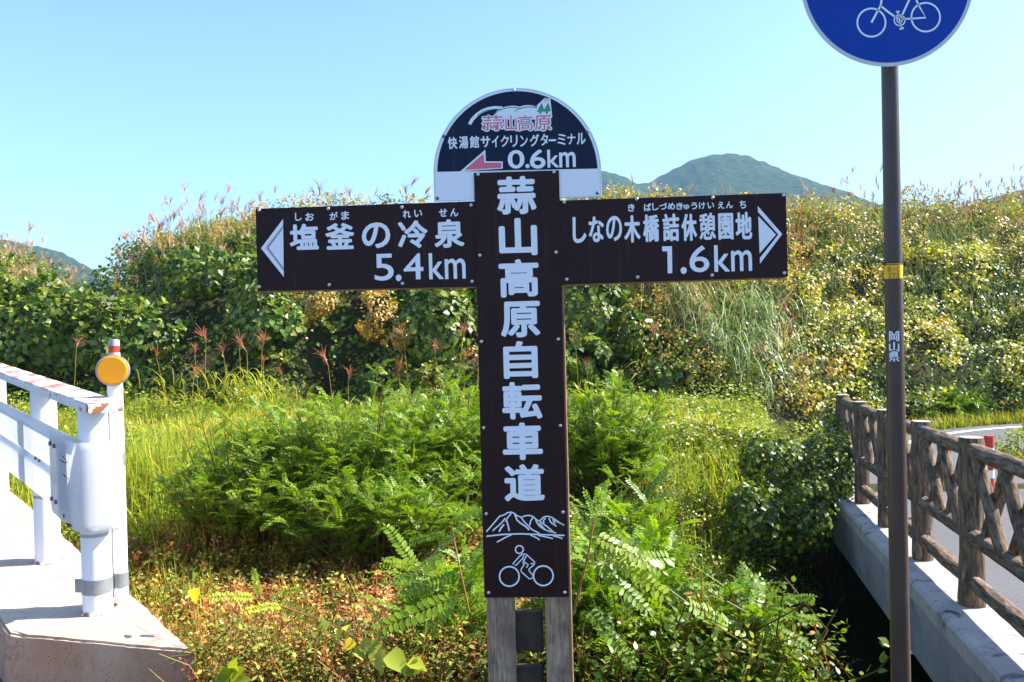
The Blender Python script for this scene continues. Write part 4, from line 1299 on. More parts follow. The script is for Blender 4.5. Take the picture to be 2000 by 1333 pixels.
# ---- meadow between the ditch and the bank
def meadow():
    N = 120000
    y = 6.3 + 8.0 * rng.uniform(0, 1, N) ** .9
    px = rng.uniform(-150, 1700, N); x = (px - 1000) / F * y
    s = fence_s(x, y)
    m = (s > .55) & (y < foot_y(px) + .4) & ~((px > 1300) & (y < 7.4)) & ~((s < 1.3) & (y < 8.5))
    x, y, px = x[m], y[m], px[m]
    cl = vnoise(x, y, 1.6, 21); m = rng.uniform(0, 1, len(x)) < .35 + .9 * cl
    x, y, px = x[m], y[m], px[m]; n = len(x); z = gz(x, y)
    hgt = (.12 + .36 * vnoise(x, y, 1.3, 22)) * rng.uniform(.5, 1.3, n) * np.interp(y, [8, 12], [1, .75]) * np.where(px < 520, 1.15, 1)
    c = pal(n, [(.16, .24, .03), (.22, .29, .045), (.28, .32, .06), (.36, .33, .11), (.12, .2, .03)], [2.5, 3, 3, 1.6, 1.6])
    dry = (vnoise(x, y, 1.1, 25) > .5) & (y > 10.2); c[dry] = pal(int(dry.sum()), [(.36, .36, .13), (.27, .31, .07)])
    parts = []
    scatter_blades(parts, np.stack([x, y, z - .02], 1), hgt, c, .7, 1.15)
    # low leafy herbs among the blades
    N = 48000
    y = 6.2 + 8.6 * rng.uniform(0, 1, N); px = rng.uniform(-150, 1720, N); x = (px - 1000) / F * y; s = fence_s(x, y)
    m = (s > .5) & (y < foot_y(px) + .6) & (vnoise(x, y, 1.3, 27) > np.where(px > 1250, .1, .34))
    x, y = x[m], y[m]; n = len(x)
    pos = np.stack([x, y, gz(x, y) + rng.uniform(.02, .38, n) * vnoise(x, y, 1.3, 28) * 1.3], 1)
    leaves_at(parts, pos, np.tile([0.1, -.3, 1.0], (n, 1)), rng.uniform(.03, .07, n), pal(n, [(.13, .22, .035), (.2, .28, .05), (.28, .3, .09), (.09, .15, .03)]), LEAF1, .8, .1)
    stuff('meadow_grass', parts, M_GRASS, 'lush yellow green grass of the meadow between ditch and bank')
meadow()

# ---- dry reddish herbs filling the ditch left of the signpost
def sprig_template(seed, leaves=27, LT=LEAF1):
    r = np.random.default_rng(seed); V = []; Fs = []; Fl = []; C = []
    h = 1.0; pts = [(0, 0, 0), (r.normal(0, .05), r.normal(0, .05), .35), (r.normal(0, .1), r.normal(0, .1), .7), (r.normal(0, .16), r.normal(0, .16), 1)]
    v, f = tube(pts, .012, 3, .005); V.append(v); Fs.append(f); C.append(np.tile([.9, .4, .35], (len(v), 1))); k = len(v)
    P_ = np.array(pts)
    for i in range(leaves):
        t = r.uniform(.2, 1); b = np.array([np.interp(t, [0, .35, .7, 1], P_[:, j]) for j in range(3)])
        d = r.normal(size=3) * [1, 1, .5] + [0, 0, .5]; R = rotmats(d[None], np.array([[0, 0, 1.0]]) + r.normal(0, .5, (1, 3)))[0]
        s = r.uniform(.045, .09) * (1.2 - .4 * t)
        lv = (R @ (LT[0] * [.95, 1, 1] * s).T).T + b + d * .03
        V.append(lv); Fl.append(LT[1] + k); k += len(lv); q = r.uniform(.7, 1.3); C.append(np.tile([q, q, q], (len(lv), 1)))
    return np.concatenate(V), (np.concatenate(Fs), np.concatenate(Fl)), np.concatenate(C)
SPRIGS = [sprig_template(s) for s in range(6)] + [sprig_template(s + 20, 28, HEX) for s in range(6)]
def scatter_sprigs(parts, x, y, h, col, lean=.25, zoff=0.0):
    n = len(x); which = rng.integers(0, 6, n) + 6 * (y < 4.7); z = gz(x, y) + zoff
    d = np.stack([rng.normal(0, lean, n), rng.normal(0, lean, n), np.ones(n)], 1)
    a = rng.uniform(0, 6.28, n)
    side = np.stack([np.cos(a), np.sin(a), np.zeros(n)], 1)
    zz = d / np.linalg.norm(d, axis=1, keepdims=True); xx = np.cross(side, zz); xx /= np.linalg.norm(xx, axis=1, keepdims=True); yy = np.cross(zz, xx)
    R = np.stack([xx, yy, zz], 2)
    for k in range(12):
        m = which == k
        if not m.any(): continue
        tv, (fs, fl), tc = SPRIGS[k]
        v, f, c = place(tv, fs, np.stack([x, y, z], 1)[m], R[m], h[m], col[m], tc)
        parts.append((v, f, c))
        nn = int(m.sum()); f2 = (fl[None] + (np.arange(nn) * len(tv))[:, None, None]).reshape(-1, fl.shape[1])
        parts.append((None, f2, None))
def undergrowth():
    parts = []
    N = 15000
    y = rng.uniform(3.05, 6.9, N); px = rng.uniform(180, 1150, N); x = (px - 1000) / F * y
    m = (x > -1.22 - np.maximum(0, (y - 3.2)) * .86) & (rng.uniform(0, 1, N) < .45 + .8 * vnoise(x, y, 2, 31))
    x, y, px = x[m], y[m], px[m]; n = len(x)
    c = pal(n, [(.42, .24, .11), (.34, .12, .07), (.46, .37, .14), (.26, .28, .07), (.56, .40, .26)], [3, 2.2, 2.6, 1.6, 1.8], .25)
    gr = (px > 800) | (y < 4.25) | (y > 5.9) | ((vnoise(x, y, 1.5, 33) > .66)); gr &= rng.uniform(0, 1, n) < .75
    c[gr] = pal(int(gr.sum()), [(.13, .2, .035), (.2, .26, .05), (.3, .3, .08)])
    scatter_sprigs(parts, x, y, rng.uniform(.3, .6, n) * np.where(y < 4, .75, 1), c)
    # leaf litter on the floor
    N = 14000; y = rng.uniform(2.9, 6.8, N); px = rng.uniform(150, 1700, N); x = (px - 1000) / F * y
    m = (x > -1.22 - np.maximum(0, (y - 3.2)) * .86) & (fence_s(x, y) > .3); x, y = x[m], y[m]; n = len(x)
    leaves_at(parts, np.stack([x, y, gz(x, y) + rng.uniform(0, .12, n)], 1), np.tile([0, 0, 1.0], (n, 1)), rng.uniform(.02, .05, n), pal(n, [(.2, .13, .06), (.12, .15, .04), (.28, .2, .08)]), HEX, .8, 0)
    stuff('dry_undergrowth', parts, M_DRY, 'dry reddish and straw coloured herbs filling the ditch beside the signpost')
    # loose dry stems lying and leaning through the herbs
    parts = []
    for i in range(520):
        y = rng.uniform(3.0, 6.2); px = rng.uniform(230, 960) if i < 420 else rng.uniform(1100, 1480); x = (px - 1000) / F * y
        if x < -1.22 - max(0, y - 3.2) * .86: continue
        b = np.array([x, y, float(gz(x, y))]); a = rng.uniform(0, 6.28); L = rng.uniform(.25, .7); le = rng.uniform(.1, 1.1)
        d = np.array([math.cos(a) * math.sin(le), math.sin(a) * math.sin(le), math.cos(le)]); k = rdir(1)[0] * .06
        pts = [b, b + d * L * .35 + k * .6, b + d * L * .7 + k, b + d * L + k * .3 - [0, 0, .04]]
        v, f = tube(pts, rng.uniform(.0016, .0032), 4, .001)
        parts.append((v, f, colr(v, [(.42, .3, .17), (.3, .16, .09), (.5, .38, .22)][i % 3])))
    stuff('dry_stems', parts, M_DRY, 'thin straw coloured stems leaning through the herbs in the ditch')
    # greener weeds right of the signpost, running down into the shaded ditch
    parts = []
    N = 5200; y = rng.uniform(3.0, 8.2, N); px = rng.uniform(1080, 1680, N); x = (px - 1000) / F * y; s = fence_s(x, y)
    keep = (s > .45) & (rng.uniform(0, 1, N) < np.where(s < 1.3, .45, 1.0)) & ~((y < 4.6) & (px > 1560))
    x, y, px = x[keep], y[keep], px[keep]; n = len(x)
    c = pal(n, [(.08, .15, .03), (.13, .21, .035), (.2, .25, .05), (.3, .22, .1)], [2, 3, 2, .5])
    scatter_sprigs(parts, x, y, rng.uniform(.3, .6, n), c, .3)
    stuff('ditch_weeds', parts, M_LEAF, 'green leafy weeds running down into the shaded ditch by the footbridge')
    # long bent grass on the near left bank and right bank
    parts = []
    pts = []
    for px0, px1, y0, y1, k in ((255, 420, 4.6, 7.2, 900), (1150, 1480, 6.0, 7.6, 1500), (160, 330, 6.5, 9, 900), (330, 620, 6.4, 8.0, 700)):
        yy = rng.uniform(y0, y1, k); pp = rng.uniform(px0, px1, k); pts.append(np.stack([(pp - 1000) / F * yy, yy], 1))
    q = np.concatenate(pts); n = len(q)
    scatter_blades(parts, np.stack([q[:, 0], q[:, 1], gz(q[:, 0], q[:, 1])], 1), rng.uniform(.4, .75, n), pal(n, [(.2, .28, .05), (.3, .34, .09), (.14, .22, .035)]), .8, 1)
    q = q[:400] * [1, 1]; 
    stuff('bank_grass', parts, M_GRASS, 'long bent green grass blades on the ditch banks')
undergrowth()

# ---- compound leaves of the false acacia bushes
def frond_mesh(name, seed, temp, pairs=9, droop=.5, col=(.12, .24, .035)):
    r = np.random.default_rng(seed); parts = []
    pts = []; y = z = 0
    for i in range(9):
        a = .15 - droop * i / 8; pts.append((r.normal(0, .006), y, z)); y += math.cos(a) / 8; z += math.sin(a) / 8
    pts = np.array(pts); v, f = tube(pts[::4] if temp is LEAF1 else pts[::2], .007, 3, .003); parts.append((v, f, colr(v, (.2, .22, .06))))
    pos = []; d = []; s = []; up = []
    for i in range(pairs):
        t = .14 + .82 * i / (pairs - 1); b = np.array([np.interp(t * 8, range(9), pts[:, j]) for j in range(3)])
        L = (2.0 / pairs) * (1 - .6 * abs(t - .42) ** 1.3) 
        for sd in (-1, 1):
            pos.append(b); d.append([sd, .38 + r.normal(0, .1), -.12 + r.normal(0, .12)]); s.append(L * r.uniform(.88, 1.08)); up.append([r.normal(0, .16) - sd * .2, 0, 1])
    pos.append(pts[-1]); d.append([0, 1, -.2]); s.append(1.2 / pairs); up.append([0, 0, 1])
    n = len(pos); cc = np.array(col) * (1 + r.normal(0, .1, (n, 1)))
    R = rotmats(np.array(d), np.array(up)); tv = temp[0] * [.68, 1, 1]
    v, f, c = place(tv, temp[1], np.array(pos), R, np.array(s), cc)
    parts.append((v, f, c))
    return parts
def frond_parts_at(parts, src, pos, R, s, tint):
    for v, f, c in src:
        parts.append((np.concatenate([(R[i] @ (v * s[i]).T).T + pos[i] for i in range(len(pos))]),
                      (f[None] + (np.arange(len(pos)) * len(v))[:, None, None]).reshape(-1, f.shape[1]),
                      np.concatenate([c * tint[i] for i in range(len(pos))])))
def mesh_of(name, parts, mat):
    me = merged_mesh(name, parts); me.materials.append(mat); return me
FR_FAR = [frond_mesh('leaf_frond', 50 + i, LEAF1, 9, .3 + .35 * i, (.14, .26, .035)) for i in range(4)]
FR_NEAR = [frond_mesh('leaf_frond', 70 + i, OVAL, 14, .1 + .3 * i, (.13, .25, .032)) for i in range(5)]
FR_YEL = [frond_mesh('leaf_frond', 90 + i, OVAL, 14, .2 + .3 * i, (.19, .29, .035)) for i in range(2)]
ME_FAR = [mesh_of('leaf_frond', p, M_LEAFO) for p in FR_FAR]
ME_NEAR = [mesh_of('leaf_frond', p, M_LEAFO) for p in FR_NEAR]
ME_YEL = [mesh_of('leaf_frond', p, M_LEAFO) for p in FR_YEL]

def bush(name, c, r, nf, size, label, cat='bush', group=None, near=False, n_obj=260, tint=(1, 1, 1), base=None):
    """c centre, r radii (m): stems from the ground fan out to branch ends that carry compound leaves"""
    c = np.array(c, float); r = np.array(r, float)
    b = np.array(base if base is not None else (c[0], c[1], float(gz(c[0], c[1]))))
    root = empty(name, b, label, cat, group)
    st = []; pos = []; dr = []
    nb = max(14, nf // 14)
    for i in range(nb):
        d = rdir(1)[0]; d[2] = abs(d[2]) * 1.0 - .25; d /= np.linalg.norm(d)
        e = c + d * r * rng.uniform(.5, 1.0) * (1 + .18 * rng.normal())
        mid = b * .45 + e * .55 + np.array([0, 0, .12 * r[2]]) + rng.normal(0, .05, 3)
        s0 = b + np.array([rng.normal(0, .14 * r[0]), rng.normal(0, .1 * r[1]), 0])
        t = np.linspace(0, 1, 8)[:, None]
        pts = (1 - t) ** 2 * s0 + 2 * t * (1 - t) * mid + t ** 2 * e
        v, f = tube(pts, .011, 4, .003); st.append((v, f, colr(v, (.13, .11, .05))))
        k = nf // nb
        tt = rng.uniform(.45, 1, k) ** .7
        for q in tt:
            p = (1 - q) ** 2 * s0 + 2 * q * (1 - q) * mid + q ** 2 * e
            dd = (e - mid) / np.linalg.norm(e - mid) * .5 + rdir(1)[0] * [1, 1, .5] + [0, 0, .15]
            pos.append(p); dr.append(dd)
    me = merged_mesh('stem', st); 
    o = link('stem', me, root, M_DRY, Matrix.Identity(4))
    pos = np.array(pos); dr = np.array(dr); n = len(pos)
    R = rotmats(dr, np.array([[0, 0, 1.0]]) + rng.normal(0, .3, (n, 3))); s = size * rng.uniform(.65, 1.15, n)
    # the ones that show largest: on the outer side toward the viewer
    rel = (pos - c) / r; score = np.linalg.norm(rel, axis=1) - .8 * rel[:, 1] + .4 * rel[:, 2] + rng.uniform(0, .3, n)
    order = np.argsort(-score); first = order[:n_obj]; rest = order[n_obj:]
    MEs = ME_NEAR if near else ME_FAR; SRC = FR_NEAR if near else FR_FAR
    inv = parent_inv(root)
    for i in first:
        me = MEs[rng.integers(0, len(MEs))]
        if rng.uniform() < .06: me = ME_YEL[rng.integers(0, 2)]
        o = bpy.data.objects.new('leaf_frond', me); COL.objects.link(o); o.parent = root
        m = Matrix(R[i].tolist()).to_4x4(); m = Matrix.Translation(pos[i]) @ m @ Matrix.Scale(float(s[i]), 4)
        o.matrix_local = inv @ m
    if len(rest):
        parts = []
        w = rng.integers(0, len(SRC), len(rest))
        for k in range(len(SRC)):
            q = rest[w == k]
            if len(q): frond_parts_at(parts, SRC[k], pos[q], R[q], s[q], (1 + rng.normal(0, .15, (len(q), 1))) * np.array(tint))
        o = link('foliage', merged_mesh('foliage', parts), root, M_LEAF, Matrix.Identity(4)); o['kind'] = 'stuff'
    return root

G_B = 'false acacia bushes at the meadow edge'
bush('false_acacia_bush', P(690, 900, 7.3), (1.3, .8, .74), 3600, .18, 'large dense bright green bush with feathery leaves directly left of the signpost post', group=G_B)
bush('false_acacia_bush', P(880, 850, 7.9), (.75, .6, .62), 1700, .18, 'feathery green bush behind the signpost post and its lowest rivets', group=G_B)
bush('false_acacia_bush', P(490, 945, 6.9), (.78, .55, .58), 1700, .17, 'lower dark green bush where the large bush slopes toward the guardrail', group=G_B)
bush('false_acacia_bush', P(1180, 870, 7.7), (.65, .6, .72), 1800, .18, 'feathery bright green bush under the right arm of the signpost', group=G_B)
bush('false_acacia_bush', P(740, 1000, 6.5), (1.0, .42, .38), 1500, .17, 'low dark feathery bush shading the ditch at the foot of the large bush', group=G_B)
bush('roadside_bush', P(1850, 800, 15.6), (.85, .6, .42), 1400, .22, 'rounded bright green feathery bush on the far side of the bend in the path')
bush('roadside_bush', P(1985, 770, 16.2), (.6, .6, .5), 800, .22, 'leafy bush at the edge of the bank beyond the white road line')

# near shrubs around the foot of the signpost
G_N = 'young false acacia shrubs at the foot of the signpost'
bush('false_acacia_shrub', P(1190, 1190, 3.45), (.34, .3, .42), 420, .25, 'young shrub with long feathery leaves against the right timber leg of the signpost', 'shrub', G_N, True, 270)
bush('false_acacia_shrub', P(1400, 1260, 3.3), (.34, .28, .26), 330, .25, 'feathery shrub leaning out over the dark ditch toward the footbridge', 'shrub', G_N, True, 270)
bush('false_acacia_shrub', P(880, 1210, 3.55), (.22, .26, .32), 240, .25, 'feathery shrub against the left timber leg of the signpost', 'shrub', G_N, True, 170)
bush('false_acacia_shrub', P(790, 1370, 3.3), (.2, .22, .16), 110, .24, 'low feathery shrub in front of the dry red herbs', 'shrub', G_N, True, 90)
bush('false_acacia_shrub', P(1230, 1040, 4.6), (.42, .3, .34), 300, .25, 'feathery shrub rising behind the right timber leg of the signpost', 'shrub', G_N, True, 170)

def single_fronds(name, label, stem_px, fr):
    """a thin bent stem with a few large leaves, each at a measured place"""
    root = empty(name, P(*stem_px[0]), label, 'shoot')
    pts = np.array([P(*q) for q in stem_px]); t = np.linspace(0, len(pts) - 1, 14)
    sp = np.stack([np.interp(t, range(len(pts)), pts[:, j]) for j in range(3)], 1)
    v, f = tube(sp, .006, 6, .003)
    link('stem', merged_mesh('stem', [(v, f, colr(v, (.3, .2, .1)))]), root, M_DRY, Matrix.Identity(4))
    inv = parent_inv(root)
    for i, ((a, b, Y), (c, d, Y2), yel) in enumerate(fr):
        p = P(a, b, Y); q = P(c, d, Y2); dv = q - p
        R = rotmats(np.array([dv]), np.array([[rng.normal(0, .15), -.75, .9]]))[0]
        me = (ME_YEL if yel else ME_NEAR)[i % 2]
        o = bpy.data.objects.new('leaf_frond', me); COL.objects.link(o); o.parent = root
        o.matrix_local = inv @ Matrix.Translation(p) @ Matrix(R.tolist()).to_4x4() @ Matrix.Scale(dv.length * 1.02, 4)
single_fronds('acacia_shoot', 'young shoot with large spreading leaves reaching over the ditch nearest the bicycle sign pole', [(1380, 1420, 3.2), (1430, 1290, 3.15), (1500, 1175, 3.1)],
              [((1500, 1180, 3.1), (1445, 1105, 3.15), 0), ((1500, 1178, 3.1), (1522, 1145, 3.0), 0), ((1505, 1178, 3.1), (1590, 1170, 3.05), 0), ((1500, 1190, 3.1), (1592, 1214, 3.0), 0),
               ((1480, 1210, 3.1), (1585, 1275, 3.0), 0), ((1470, 1225, 3.1), (1560, 1268, 3.1), 0), ((1450, 1250, 3.15), (1535, 1330, 3.0), 0), ((1450, 1240, 3.1), (1350, 1180, 3.0), 0), ((1430, 1270, 3.1), (1330, 1300, 3.0), 0)])
single_fronds('acacia_shoot', 'yellow green shoot lying over the dry red herbs between block and signpost', [(720, 1260, 3.5), (620, 1210, 3.6), (510, 1170, 3.7)],
              [((510, 1170, 3.7), (495, 1115, 3.8), 1), ((505, 1168, 3.7), (410, 1165, 3.6), 1), ((520, 1172, 3.7), (590, 1150, 3.7), 1), ((560, 1185, 3.7), (480, 1190, 3.5), 1), ((620, 1215, 3.6), (545, 1185, 3.8), 0), ((640, 1220, 3.6), (730, 1225, 3.6), 0)])
single_fronds('acacia_shoot', 'bright shoot with large leaves beside the right edge of the signpost post panel', [(1120, 1200, 3.1), (1150, 1080, 3.1), (1160, 1010, 3.1)],
              [((1150, 1040, 3.1), (1290, 1120, 3.0), 1), ((1155, 1060, 3.1), (1300, 1160, 2.95), 1), ((1150, 1090, 3.1), (1260, 1200, 3.0), 0), ((1160, 1015, 3.1), (1190, 960, 3.2), 0), ((1150, 1050, 3.1), (1110, 985, 3.2), 1), ((1160, 1100, 3.0), (1310, 1090, 3.2), 0), ((1140, 1180, 3.0), (1230, 1300, 2.9), 0)])
single_fronds('acacia_shoot', 'shoot with drooping yellowish leaves beside the left edge of the signpost panel', [(930, 1260, 3.3), (900, 1120, 3.3), (880, 1020, 3.4)],
              [((880, 1020, 3.4), (945, 1000, 3.4), 0), ((880, 1040, 3.4), (800, 1060, 3.4), 0), ((850, 1110, 3.4), (750, 1105, 3.4), 1), ((880, 1080, 3.3), (780, 1140, 3.2), 0), ((900, 1120, 3.3), (790, 1170, 3.3), 0), ((900, 1150, 3.2), (820, 1260, 3.1), 0), ((905, 1160, 3.2), (740, 1240, 3.1), 0)])

def vine(label, stem_px, leaves):
    """trailing vine: every large pointed leaf is a part"""
    root = empty('vine_shoot', P(*stem_px[0]), label, 'vine')
    pts = np.array([P(*q) for q in stem_px]); t = np.linspace(0, len(pts) - 1, 16)
    sp = np.stack([np.interp(t, range(len(pts)), pts[:, j]) for j in range(3)], 1)
    v, f = tube(sp, .003, 5, .0015)
    link('stem', merged_mesh('stem', [(v, f, colr(v, (.36, .2, .1)))]), root, M_DRY, Matrix.Identity(4))
    inv = parent_inv(root)
    tv = np.array([[0, 0, 0], [.3, .02, .05], [.36, .3, .07], [.2, .65, .03], [0, 1, -.1], [-.2, .65, .03], [-.36, .3, .07], [-.3, .02, .05], [0, .3, -.01], [0, .65, -.03]])
    tf4 = np.array([[0, 1, 2, 8], [8, 2, 3, 9], [9, 3, 4, 5], [8, 9, 5, 6], [0, 8, 6, 7]])
    me = [mesh_of('leaf', [(tv, tf4, colr(tv, c))], M_LEAFO) for c in ((.26, .34, .05), (.34, .4, .1), (.18, .28, .04), (.5, .42, .03))]
    for i, (a, b, c, d, Y, k) in enumerate(leaves):
        p = P(a, b, Y); q = P(c, d, Y - .03); dv = q - p
        R = rotmats(np.array([dv]), np.array([[rng.normal(.2, .3), -.8, .5]]))[0]
        o = bpy.data.objects.new('leaf', me[k]); COL.objects.link(o); o.parent = root
        o.matrix_local = inv @ Matrix.Translation(p) @ Matrix(R.tolist()).to_4x4() @ Matrix.Scale(dv.length, 4)
vine('trailing vine with pale pointed leaves hanging over the herbs left of the timber legs', [(590, 1195, 3.5), (660, 1225, 3.2), (720, 1262, 3.1), (800, 1290, 3.0), (850, 1300, 3.0)],
     [(660, 1228, 662, 1250, 3.2, 1), (675, 1222, 680, 1248, 3.2, 1), (690, 1250, 668, 1275, 3.1, 3), (705, 1255, 735, 1275, 3.1, 1), (720, 1262, 760, 1280, 3.1, 0), (735, 1272, 748, 1320, 3.05, 1), (760, 1275, 800, 1320, 3.0, 0), (700, 1262, 710, 1290, 3.1, 0), (640, 1215, 622, 1232, 3.2, 2), (800, 1290, 835, 1310, 3.0, 0), (820, 1295, 790, 1325, 3.0, 2)])
vine('small vine with yellow green leaves beside the corner of the concrete block', [(430, 1400, 3.1), (440, 1340, 3.1), (455, 1310, 3.0), (470, 1300, 3.0)],
     [(450, 1320, 478, 1305, 3.0, 0), (448, 1325, 430, 1300, 3.0, 0), (452, 1325, 490, 1328, 3.0, 1), (445, 1330, 415, 1322, 3.0, 2), (455, 1312, 460, 1285, 3.0, 0)])
vine('thin stem with a single yellow leaf next to the concrete block', [(385, 1250, 3.4), (378, 1180, 3.4), (375, 1120, 3.4)], [(378, 1150, 383, 1180, 3.4, 3), (376, 1130, 386, 1120, 3.4, 2)])

# ---- leafy climber heaped over the far end of the railing
def leaf_heap(name, blobs, label, cat, cols, lo, hi, dens=1500, temp=LEAF4):
    c0 = P(*blobs[0][:3]); z = float(gz(c0.x, c0.y))
    root = empty(name, (c0.x, c0.y, z), label, cat)
    parts = []; st = []
    for px, py, Y, rx, ry, rz in blobs:
        c = np.array(P(px, py, Y)); n = int(dens * (rx * rz + rx * ry) * 2.2); d = rdir(n); q = d * [rx, ry, rz]
        bump = 1 + .3 * (vnoise(q[:, 0] + px, q[:, 2] + q[:, 1], 5, 3) - .5) * 2
        q = q * bump[:, None] * rng.uniform(.55, 1.05, (n, 1)) ** .7
        leaves_at(parts, c + q, d + [0, -.1, .4], rng.uniform(lo, hi, n), pal(n, cols), temp, .8, .4)
        for k in range(6):
            e = c + rdir(1)[0] * [rx, ry, rz] * .8; b = np.array([c0.x + rng.normal(0, .1), c0.y, z]); m = (b + e) / 2 + [0, 0, .2]
            t = np.linspace(0, 1, 8)[:, None]; v, f = tube((1 - t) ** 2 * b + 2 * t * (1 - t) * m + t * t * e, .008, 4, .003); st.append((v, f, colr(v, (.12, .08, .04))))
    link('stem', merged_mesh('stem', st), root, M_DRY, Matrix.Identity(4))
    o = link('foliage', merged_mesh('foliage', parts), root, M_LEAF, Matrix.Identity(4)); o['kind'] = 'stuff'
VINE = [(.045, .09, .018), (.07, .13, .025), (.035, .065, .015), (.14, .2, .04)]
leaf_heap('climber_bush', [(1600, 925, 8.3, .42, .4, .42), (1640, 835, 8.9, .18, .2, .36), (1560, 1010, 7.6, .36, .3, .34), (1500, 900, 8.0, .3, .3, .3), (1640, 900, 8.4, .14, .2, .3), (1470, 1010, 7.4, .3, .3, .3)], 'dark leafy climber heaped over the far end of the log railing', 'bush', VINE, .035, .07, 2600, LEAF4)
leaf_heap('yellowish_shrub', [(1560, 880, 9.3, .5, .4, .32), (1420, 860, 9.8, .6, .4, .28), (1300, 850, 9.8, .5, .4, .3)], 'light yellow green leafy shrub in the meadow before the railing end', 'shrub', [(.22, .28, .05), (.14, .2, .04), (.32, .33, .08), (.1, .16, .03)], .03, .06, 1800, LEAF1)
leaf_heap('roadside_shrub', [(2010, 880, 11.0, .5, .4, .3), (2070, 840, 11.5, .6, .5, .45)], 'small leafy shrub on the grassy inside of the bend', 'shrub', [(.14, .24, .04), (.24, .3, .06), (.3, .32, .08)], .035, .07, 1200, LEAF1)
leaf_heap('dark_shrub', [(1590, 555, 17.2, .75, .5, .5), (1540, 600, 16.6, .5, .4, .3)], 'fine leaved dark green shrub on the bank between signpost arm and bicycle sign pole', 'shrub', [(.06, .11, .025), (.09, .14, .03)], .03, .06, 2200, LEAF1)

def road_grass():
    N = 9000; y = rng.uniform(7.5, 12.6, N); x = rng.uniform(4.5, 12, N)
    r = np.interp(y, RIGHT[:, 1][10:50], RIGHT[:, 0][10:50]); m = (x > r + .1); x, y = x[m], y[m]; n = len(x)
    parts = []
    scatter_blades(parts, np.stack([x, y, gz(x, y)], 1), rng.uniform(.15, .4, n), pal(n, [(.24, .3, .05), (.34, .36, .1), (.16, .24, .04)]), .7, 1)
    # foot of the bank along the road
    N = 9000; t = rng.uniform(0, 1, N); i = (t * (len(LEFT) - 24) + 22).astype(int)
    q = LEFT[i] + rng.normal(0, .12, (N, 2)) + np.stack([np.full(N, -.12), np.full(N, .3)], 1); x, y = q[:, 0], q[:, 1]
    scatter_blades(parts, np.stack([x, y, gz(x, y)], 1), rng.uniform(.1, .35, N), pal(N, [(.2, .26, .05), (.34, .3, .12), (.12, .18, .03)]), .7, 1)
    stuff('verge_grass', parts, M_GRASS, 'bright grass verge along the bend of the path')
road_grass()

# ---- silver grass: single plants with stalk, leaves and plume
def plume_mesh(seed, col, n=13, L=.34, open_=.5):
    r = np.random.default_rng(seed); parts = []
    for i in range(n):
        a = r.uniform(0, 6.28); sp = open_ * r.uniform(.3, 1); ln_ = L * r.uniform(.6, 1)
        pts = []; z = y = 0; z0 = .14 * i / n
        for k in range(5):
            t = k / 4; ang = sp * (.4 + 1.9 * t); pts.append((y * math.cos(a), y * math.sin(a), z0 + z)); y += math.sin(ang) * ln_ / 4; z += math.cos(ang) * ln_ / 4
        v, f = tube(pts, .0062 if open_ > .6 else .0045, 3, .002); cc = np.array(col) * r.uniform(.7, 1.25); parts.append((v, f, colr(v, cc)))
    return merged_mesh('plume', parts)
def gleaf_mesh(seed, col, n=8, L=.75):
    r = np.random.default_rng(seed); parts = []
    for i in range(n):
        tv, tf = blade(r.uniform(1.2, 2.5), .011, 7, r.uniform(.1, .4)); a = r.uniform(0, 6.28)
        R = np.array([[math.cos(a), -math.sin(a), 0], [math.sin(a), math.cos(a), 0], [0, 0, 1]]); s = L * r.uniform(.5, 1)
        v = (R @ (tv * [1, s, s]).T).T + [0, 0, r.uniform(0, .3)]; parts.append((v, tf, colr(v, np.array(col) * r.uniform(.8, 1.2))))
    return merged_mesh('leaves', parts)
def stalk_mesh(seed, col):
    r = np.random.default_rng(seed); b = r.normal(0, .05)
    v, f = tube([(0, 0, 0), (b * .2, 0, .35), (b * .6, 0, .7), (b, 0, 1)], .0045, 5, .0025)
    m = merged_mesh('stalk', [(v, f, colr(v, col))]); return m, (b, 0, 1)
KINDS = {}
for key, pc, lc in (('red', (.46, .19, .15), (.24, .3, .07)), ('tan', (.52, .34, .20), (.34, .33, .12)), ('pale', (.52, .42, .38), (.3, .3, .12)), ('orange', (.5, .22, .1), (.34, .3, .12))):
    V = []
    for i in range(3):
        pm = plume_mesh(i * 7 + hash(len(key)) % 5 + len(key), pc, open_={'red': .85, 'tan': .8, 'pale': .45, 'orange': .9}[key]); lm = gleaf_mesh(i + 3, lc); sm, tip = stalk_mesh(i + 11, (.42, .34, .14))
        for q in (pm, lm, sm): q.materials.append(M_DRY if q is pm else M_GRASS)
        V.append((sm, lm, pm, tip))
    KINDS[key] = V
def where(px):
    for lim, w in ((200, 'above the low hump by the guardrail'), (380, 'on the rising shoulder of the bank'), (560, 'just above the arrow end of the arm'), (950, 'above the arm beside the half-round top'), (1250, 'between the half-round top and the mountain'), (1560, 'in front of the mountain'), (1735, 'between the mountain and the brown pole'), (1880, 'just beyond the brown pole')):
        if px < lim: return w
    return 'well past the brown pole'
def silver_grass(base, h, key, label, group, leaves=True, lean=.12, psc=1.0):
    sm, lm, pm, tip = KINDS[key][rng.integers(0, 3)]
    root = empty('silver_grass_plant', base, label, 'silver grass', group)
    root.rotation_euler = (rng.normal(0, lean), rng.normal(0, lean), rng.uniform(0, 6.28))
    o = bpy.data.objects.new('stalk', sm); COL.objects.link(o); o.parent = root; o.scale = (1, 1, h)
    o = bpy.data.objects.new('plume', pm); COL.objects.link(o); o.parent = root; o.location = (tip[0], 0, h - .02); o.scale = (psc,) * 3; o.rotation_euler = (rng.normal(0, .2), rng.normal(0, .2), rng.uniform(0, 6))
    if leaves:
        o = bpy.data.objects.new('leaves', lm); COL.objects.link(o); o.parent = root; o.scale = (1, 1, min(1, h))
